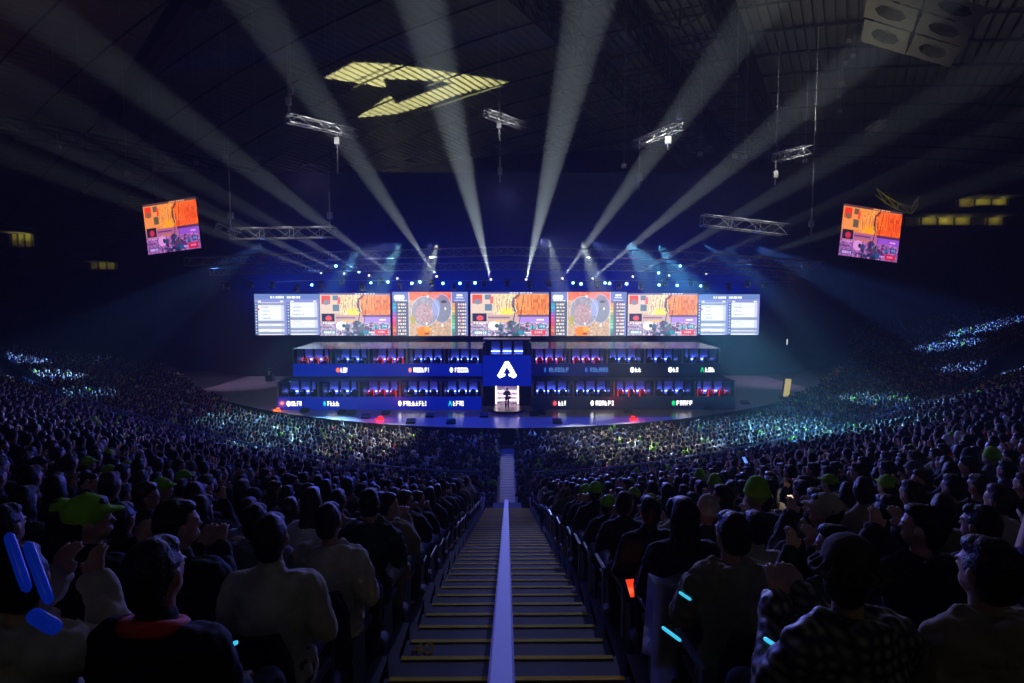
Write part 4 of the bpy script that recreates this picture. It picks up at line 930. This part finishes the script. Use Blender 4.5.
# soffit panel array upper right
r = link('acoustic_panel_array', None, None, (0, 0, 0)); tag(r, 'angled array of pale square panels with round recesses, upper right', 'ceiling panels')
def quad_panel(c4, Y4):
    P = [at(px, py, Y) for (px, py), Y in zip(c4, Y4)]; c = sum(P, Vector()) / 4; ex = ((P[1] - P[0]) + (P[2] - P[3])) / 4 * .94; ey = ((P[3] - P[0]) + (P[2] - P[1])) / 4 * .94; nn = ex.cross(ey).normalized()
    if nn.dot(Vector((0, 0, EYE)) - c) < 0: nn = -nn
    bm = bmesh.new(); out = [bm.verts.new(c + ex * a + ey * b) for a, b in ((-1, -1), (0, -1), (1, -1), (1, 0), (1, 1), (0, 1), (-1, 1), (-1, 0))]
    rings = []
    for rad, dz in ((.62, 0), (.58, -.35), (.35, -.7)):
        rings.append([bm.verts.new(c + ex * rad * math.cos(R(225 + k * 45)) + ey * rad * math.sin(R(225 + k * 45)) + nn * dz) for k in range(8)])
    L = [out] + rings
    for a, b in zip(L, L[1:]):
        for k in range(8): bm.faces.new((a[k], a[(k + 1) % 8], b[(k + 1) % 8], b[k]))
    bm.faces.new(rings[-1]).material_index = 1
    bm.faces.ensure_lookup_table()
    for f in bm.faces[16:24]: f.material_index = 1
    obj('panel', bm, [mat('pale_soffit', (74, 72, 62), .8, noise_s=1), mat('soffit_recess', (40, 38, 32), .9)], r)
def bil(u, v):  # grid of the array in the photograph's frame
    A = np.array((868., -32.)); B = np.array((992., 8.)); C = np.array((950., 68.)); D = np.array((860., 42.))
    return tuple(A * (1 - u) * (1 - v) + B * u * (1 - v) + C * u * v + D * (1 - u) * v)
for i in range(2):
    for j in range(3):
        u0, u1, v0, v1 = i / 2, (i + 1) / 2, j / 3, (j + 1) / 3
        quad_panel([bil(u0, v0), bil(u1, v0), bil(u1, v1), bil(u0, v1)], [44 - 3 * u0 + 6 * v0, 44 - 3 * u1 + 6 * v0, 44 - 3 * u1 + 6 * v1, 44 - 3 * u0 + 6 * v1])
# gallery with warm lights, right; small booths with warm lights, left
def gallery(label, x0, x1, y0, y1, Y, nm='gallery_balcony'):
    r = link(nm, None, None, (0, 0, 0)); tag(r, label, 'gallery'); A = at(x0, y0, Y); B = at(x1, y1, Y)
    bm = bmesh.new(); box(bm, A.x, B.x, Y + 1, Y + 1.3, B.z, A.z); obj('rear_wall', bm, mat('gallery_wall', (150, 145, 80), .8, noise_s=.8, noise_a=.5), r)
    bm = bmesh.new(); box(bm, A.x, B.x, Y - 3, Y + 1.3, B.z - .8, B.z - .4); box(bm, A.x, B.x, Y - 3, Y + 1.3, A.z + .0, A.z + .5); obj('balcony_slab', bm, M_dark, r)
    bm = bmesh.new(); n = max(3, int((B.x - A.x) / 2.2))
    for i in range(n + 1): x = A.x + (B.x - A.x) * i / n; box(bm, x - .08, x + .08, Y + .6, Y + .8, B.z - .4, A.z)
    obj('mullion', bm, M_beam, r)
    for i in range(n):
        if n < 4 or random.random() < .6:
            l = bpy.data.lights.new('gallery_light', 'POINT'); l.energy = random.uniform(8, 30) * (.3 if label.startswith('tiny') else 1); l.color = (1, .85, .25); l.shadow_soft_size = .1; link('warm_light', l, r, (A.x + (B.x - A.x) * (i + .5) / n, Y + .2, A.z - .25))
    return r
gallery('long gallery band glowing dull yellow right of the right hanging screen', 908, 1008, 216.5, 225, 84)
gallery('short gallery with small yellow lights above the long gallery band', 962, 1012, 198, 206, 84)
gallery('small lit gallery window bays at the far left edge', 6, 28, 233, 246, 84)
gallery('tiny dim gallery opening below the left hanging screen', 86, 112, 262, 269, 84)
# yellow-lit roof fitting above right screen
r = link('service_gantry', None, None, (0, 0, 0)); tag(r, 'yellow-lit service gantry above the right hanging screen', 'gantry')
bm = bmesh.new(); pa = None
for px, py in ((876, 188), (886, 196), (898, 203), (912, 207), (918, 198)):
    q = at(px, py, 76)
    if pa: tube(bm, pa, q, .07, seg=6); tube(bm, pa + Vector((0, 0, -.9)), q + Vector((0, 0, -.9)), .06, seg=6); tube(bm, pa, q + Vector((0, 0, -.9)), .05, seg=5); tube(bm, q, q + Vector((0, 0, -.9)), .05, seg=5)
    pa = q
obj('walkway_frame', bm, mat('yellow_steel', (170, 160, 60), .6), r)
bm = bmesh.new(); A = [at(*p, 77) for p in ((884, 192), (920, 196), (912, 210), (900, 206))]; f = bm.faces.new([bm.verts.new(q) for q in A]); bmesh.ops.solidify(bm, geom=[f], thickness=.2); obj('deck_plate', bm, mat('yellow_steel', (170, 160, 60), .6), r)
l = bpy.data.lights.new('gantry_light', 'POINT'); l.energy = 90; l.color = (.95, .9, .25); l.shadow_soft_size = .2; link('gantry_lamp', l, r, at(900, 196, 73))
# tiny specks of fittings on the right of the roof
for i, (px, py, Y) in enumerate([(849, 40, 62), (853, 55, 63), (846, 62, 64), (842, 82, 68), (838, 96, 70), (840, 110, 72), (735, 155, 60), (745, 156, 62), (700, 153, 60), (616 + 8, 165, 60), (155, 168, 58), (127, 172, 58), (85, 190, 60), (196, 162, 60), (58, 146, 60), (225, 156, 60), (257, 157, 60), (805, 160, 60)]):
    p = at(px, py, Y); bm = bmesh.new(); tube(bm, (0, 0, 0), (0, 0, max(.5, top_at(p) - p.z)), .02, seg=4); box(bm, -.25, .25, -.1, .1, -.3, .1); tube(bm, (-.15, -.15, -.35), (.15, -.15, -.1), .07, seg=6)
    tag(obj('rigging_fitting', bm, M_steel, None, p), f'small glinting fitting under the roof, {ordn(i + 1)} counting from the right edge inward', 'fitting', 'small fittings under the roof')
# gobo projector casting the chevron on the roof
def ceil_hit(px, py):
    v = ray(px, py).normalized(); lo, hi = 20., 220.
    f = lambda t: (Vector((0, 0, EYE)) + v * t)
    def g(t):
        p = f(t); q = p - O_; return p.z - roofz(q.dot(U_), q.dot(W_))
    for _ in range(60):
        mid = (lo + hi) / 2
        if g(mid) > 0: hi = mid
        else: lo = mid
    return f(lo)
GP = [(324, 78), (354, 62.5), (390, 64), (440, 71), (480, 77), (510, 82), (470, 92), (430, 105), (396, 114), (357, 118), (390, 95), (396, 104), (430, 91), (455, 83), (420, 80), (384, 79), (386, 88)]
hits = [ceil_hit(*p) for p in GP]; cen = sum(hits, Vector()) / len(hits)
print('GOBO', min(h.y for h in hits), max(h.y for h in hits))
src = Vector((-9, 73.5, 2.5)); axis = (cen - src).normalized(); gx, gy = frame_of(axis)
hole = []
for h in hits:
    d = h - src; d = d / d.dot(axis) * .5; hole.append((d.dot(gx), d.dot(gy)))
mr = max(math.hypot(*h) for h in hole)
g = link('gobo_projector', None, None, src); tag(g, 'black projector behind the backdrop throwing the chevron onto the roof', 'projector')
bm = bmesh.new(); RR = mr + .08; big = [bm.verts.new(axis * .5 + gx * RR * 1.3 * math.cos(a) + gy * RR * 1.3 * math.sin(a)) for a in np.linspace(0, 2 * math.pi, 25)[:-1]]; inn = [bm.verts.new(axis * .5 + gx * a + gy * b) for a, b in hole]
ed = [bm.edges.new((big[i], big[(i + 1) % 24])) for i in range(24)] + [bm.edges.new((inn[i], inn[(i + 1) % len(inn)])) for i in range(len(inn))]
bmesh.ops.triangle_fill(bm, use_beauty=True, edges=ed); obj('gobo_plate', bm, M_black, g)
bm = bmesh.new(); Mx = axis.to_track_quat('Z', 'Y').to_matrix().to_4x4(); seg = 24; r0 = RR * 1.3
ringA = [bm.verts.new(axis * -.1 + gx * .12 * math.cos(a) + gy * .12 * math.sin(a)) for a in np.linspace(0, 2 * math.pi, 25)[:-1]]; ringB = [bm.verts.new(axis * .5 + gx * r0 * math.cos(a) + gy * r0 * math.sin(a)) for a in np.linspace(0, 2 * math.pi, 25)[:-1]]
for i in range(24): bm.faces.new((ringA[i], ringA[(i + 1) % 24], ringB[(i + 1) % 24], ringB[i]))
bm.faces.new(ringA); obj('housing', bm, M_black, g)
s_ = spot(src, cen, 3.4e5, 2 * math.degrees(math.atan(RR * 1.15 / .5)), (1, .95, .42), .05, .0)
s_.data.shadow_soft_size = .001
# unseen fill spots added to lift the dark roof
spot((8, 46, 26), (10, 66, 43), 2500, 130, (.95, .95, .85), 1, 1.); spot((22, 44, 24), (35, 60, 41), 4800, 95, (1, .97, .8), 1, 1.)
spot((-32, 34, 20), (-44, 48, 38), 2200, 80, (1, .5, .42), 1, 1.)
spot((34, 20, 20), (36, 44, 40), 700, 60, (1, .98, .75), 1, .5)
# ------------------------------------------------------------------ near props
# coat draped on the aisle seat, right
def drape(name, m, label, X, y, z, s):
    bm = bmesh.new(); rows = []
    for i in range(22):
        v = i / 21; row = []
        for j in range(15):
            u = j / 14 - .5
            if v < .5: zz = .95 - .75 * (1 - v * 2) ; yy = -.36 - .05 * math.sin(u * 22) * (1 - 2 * v)
            else: zz = .95 - .5 * (v * 2 - 1); yy = -.20 + .03 * math.sin(u * 19)
            if abs(v - .5) < .08: zz = .97; yy = -.28 + (v - .5) * 1.
            row.append(bm.verts.new((u * .55 * (1 + .25 * abs(v - .5)), yy, zz + .02 * math.sin(u * 14 + v * 5))))
        rows.append(row)
    for a, b in zip(rows, rows[1:]):
        for j in range(14): bm.faces.new((a[j], a[j + 1], b[j + 1], b[j]))
    bmesh.ops.solidify(bm, geom=bm.faces[:], thickness=.02); tag(obj(name, bm, m, None, (X, y, z), smooth=True), label, 'coat')
def row_y(k): return 22.8 - T_ROWS[k]
drape('draped_coat', CM_['white'], 'pale white coat draped over the aisle seat right of the stairs', 1.2, row_y(2) , zup(T_ROWS[2]), 1)
# cheering sticks held by the front left person
def stick(p0, p1, r, m, label, nm='cheering_stick', cat='cheering stick', grp=None):
    bm = bmesh.new(); p0 = Vector(p0); p1 = Vector(p1); d = p1 - p0
    pr = [(.35, 0), (.9, .06), (1, .2), (1, .8), (.9, .94), (.3, 1)]; x, y = frame_of(d); rg = []
    for rr, t in pr: rg.append([bm.verts.new(p0 + d * t + (x * math.cos(a) + y * math.sin(a)) * r * rr) for a in np.linspace(0, 2 * math.pi, 13)[:-1]])
    for a, b in zip(rg, rg[1:]):
        for i in range(12): bm.faces.new((a[i], a[(i + 1) % 12], b[(i + 1) % 12], b[i]))
    bm.faces.new(rg[0]); bm.faces.new(rg[-1]); tag(obj(nm, bm, m, smooth=True), label, cat, grp)
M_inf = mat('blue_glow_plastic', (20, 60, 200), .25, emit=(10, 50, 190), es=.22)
stick(at(8, 533, 1.75), at(28, 592, 1.7), .0155, M_inf, 'left of the two blue inflatable sticks raised at lower left')
stick(at(27, 542, 1.72), at(50, 604, 1.66), .0155, M_inf, 'right of the two blue inflatable sticks raised at lower left')
stick(at(32, 614, 1.6), at(57, 629, 1.55), .022, M_inf, 'short blue inflatable stick lying against the cream hoodie')
M_cy = mat('cyan_glow', (60, 200, 230), .3, emit=(60, 190, 230), es=1.1)
for a, b, lb in (((679, 592, 3.0), (691, 600, 2.95), 'upper thin cyan light stick near the stairs, right side'), ((662, 627, 2.5), (681, 641, 2.4), 'lower thin cyan light stick near the stairs, right side'), ((764, 638, 2.1), (782, 650, 2.0), 'thin cyan light stick before the plaid jacket'), ((222, 648, 2.0), (238, 642, 2.0), 'thin cyan light stick low on the left')):
    stick(at(*a), at(*b), .008, M_cy, lb, 'light_stick', 'light stick')
def phone(px, py, Y, col, label):
    p = at(px, py, Y); r = link('phone', None, None, p); r.rotation_euler = (R(-50), 0, R(10)); tag(r, label, 'phone')
    bm = bmesh.new(); bevel_box(bm, -.038, .038, 0, .009, -.075, .075, .003); obj('case', bm, M_black, r); bm = bmesh.new(); box(bm, -.034, .034, -.002, 0, -.07, .07); obj('screen', bm, emat('phone_' + label.split()[0], col, 1.1), r)
    l = bpy.data.lights.new('pl', 'POINT'); l.energy = .5; l.color = tuple(x / 255 for x in col); l.shadow_soft_size = .03; link('screen_light', l, r, (0, -.06, 0))
phone(632, 588, 4.4, (255, 60, 30), 'red glowing phone by the draped coat'); phone(792, 500, 7, (255, 225, 190), 'bright white phone held up among the right crowd'); phone(745, 460, 11, (90, 150, 255), 'blue glowing phone further up the right crowd')
# ------------------------------------------------------------------ haze + world
wd = bpy.data.worlds.new('world'); sc.world = wd; wd.use_nodes = True; nt = wd.node_tree; nt.nodes['Background'].inputs[0].default_value = (0, 0, 0, 1); nt.nodes['Background'].inputs[1].default_value = 0
vs = nt.nodes.new('ShaderNodeVolumeScatter'); vs.inputs['Density'].default_value = .0010; vs.inputs['Anisotropy'].default_value = .25; vs.inputs['Color'].default_value = (1, 1, 1, 1)
nt.links.new(vs.outputs[0], nt.nodes['World Output'].inputs['Volume'])
cy = sc.cycles; cy.use_denoising = True; cy.max_bounces = 3; cy.diffuse_bounces = 1; cy.glossy_bounces = 2; cy.volume_bounces = 0; cy.transmission_bounces = 1; cy.sample_clamp_indirect = 2; cy.sample_clamp_direct = 0; cy.use_light_tree = True; cy.caustics_reflective = False; cy.caustics_refractive = False
vs_ = sc.view_settings; vs_.view_transform = 'Standard'; vs_.look = 'None'; vs_.exposure = 0; vs_.gamma = 1; vs_.use_curve_mapping = False
# labels shared by several hoists are kept apart by order
fs = sorted([o for o in COL.objects if o.name.startswith('rigging_fitting')], key=lambda o: proj(o.location)[0])
for i, o in enumerate(fs): o['label'] = f'small glinting fitting under the roof, {ordn(i + 1)} of them from the left'
hs = [o for o in COL.objects if o.name.startswith('chain_hoist')]
hs.sort(key=lambda o: proj(o.location)[0])
for i, o in enumerate(hs): o['label'] = f'chain hoist hanging over the stage, {ordn(i + 1)} of the hoists from the left'
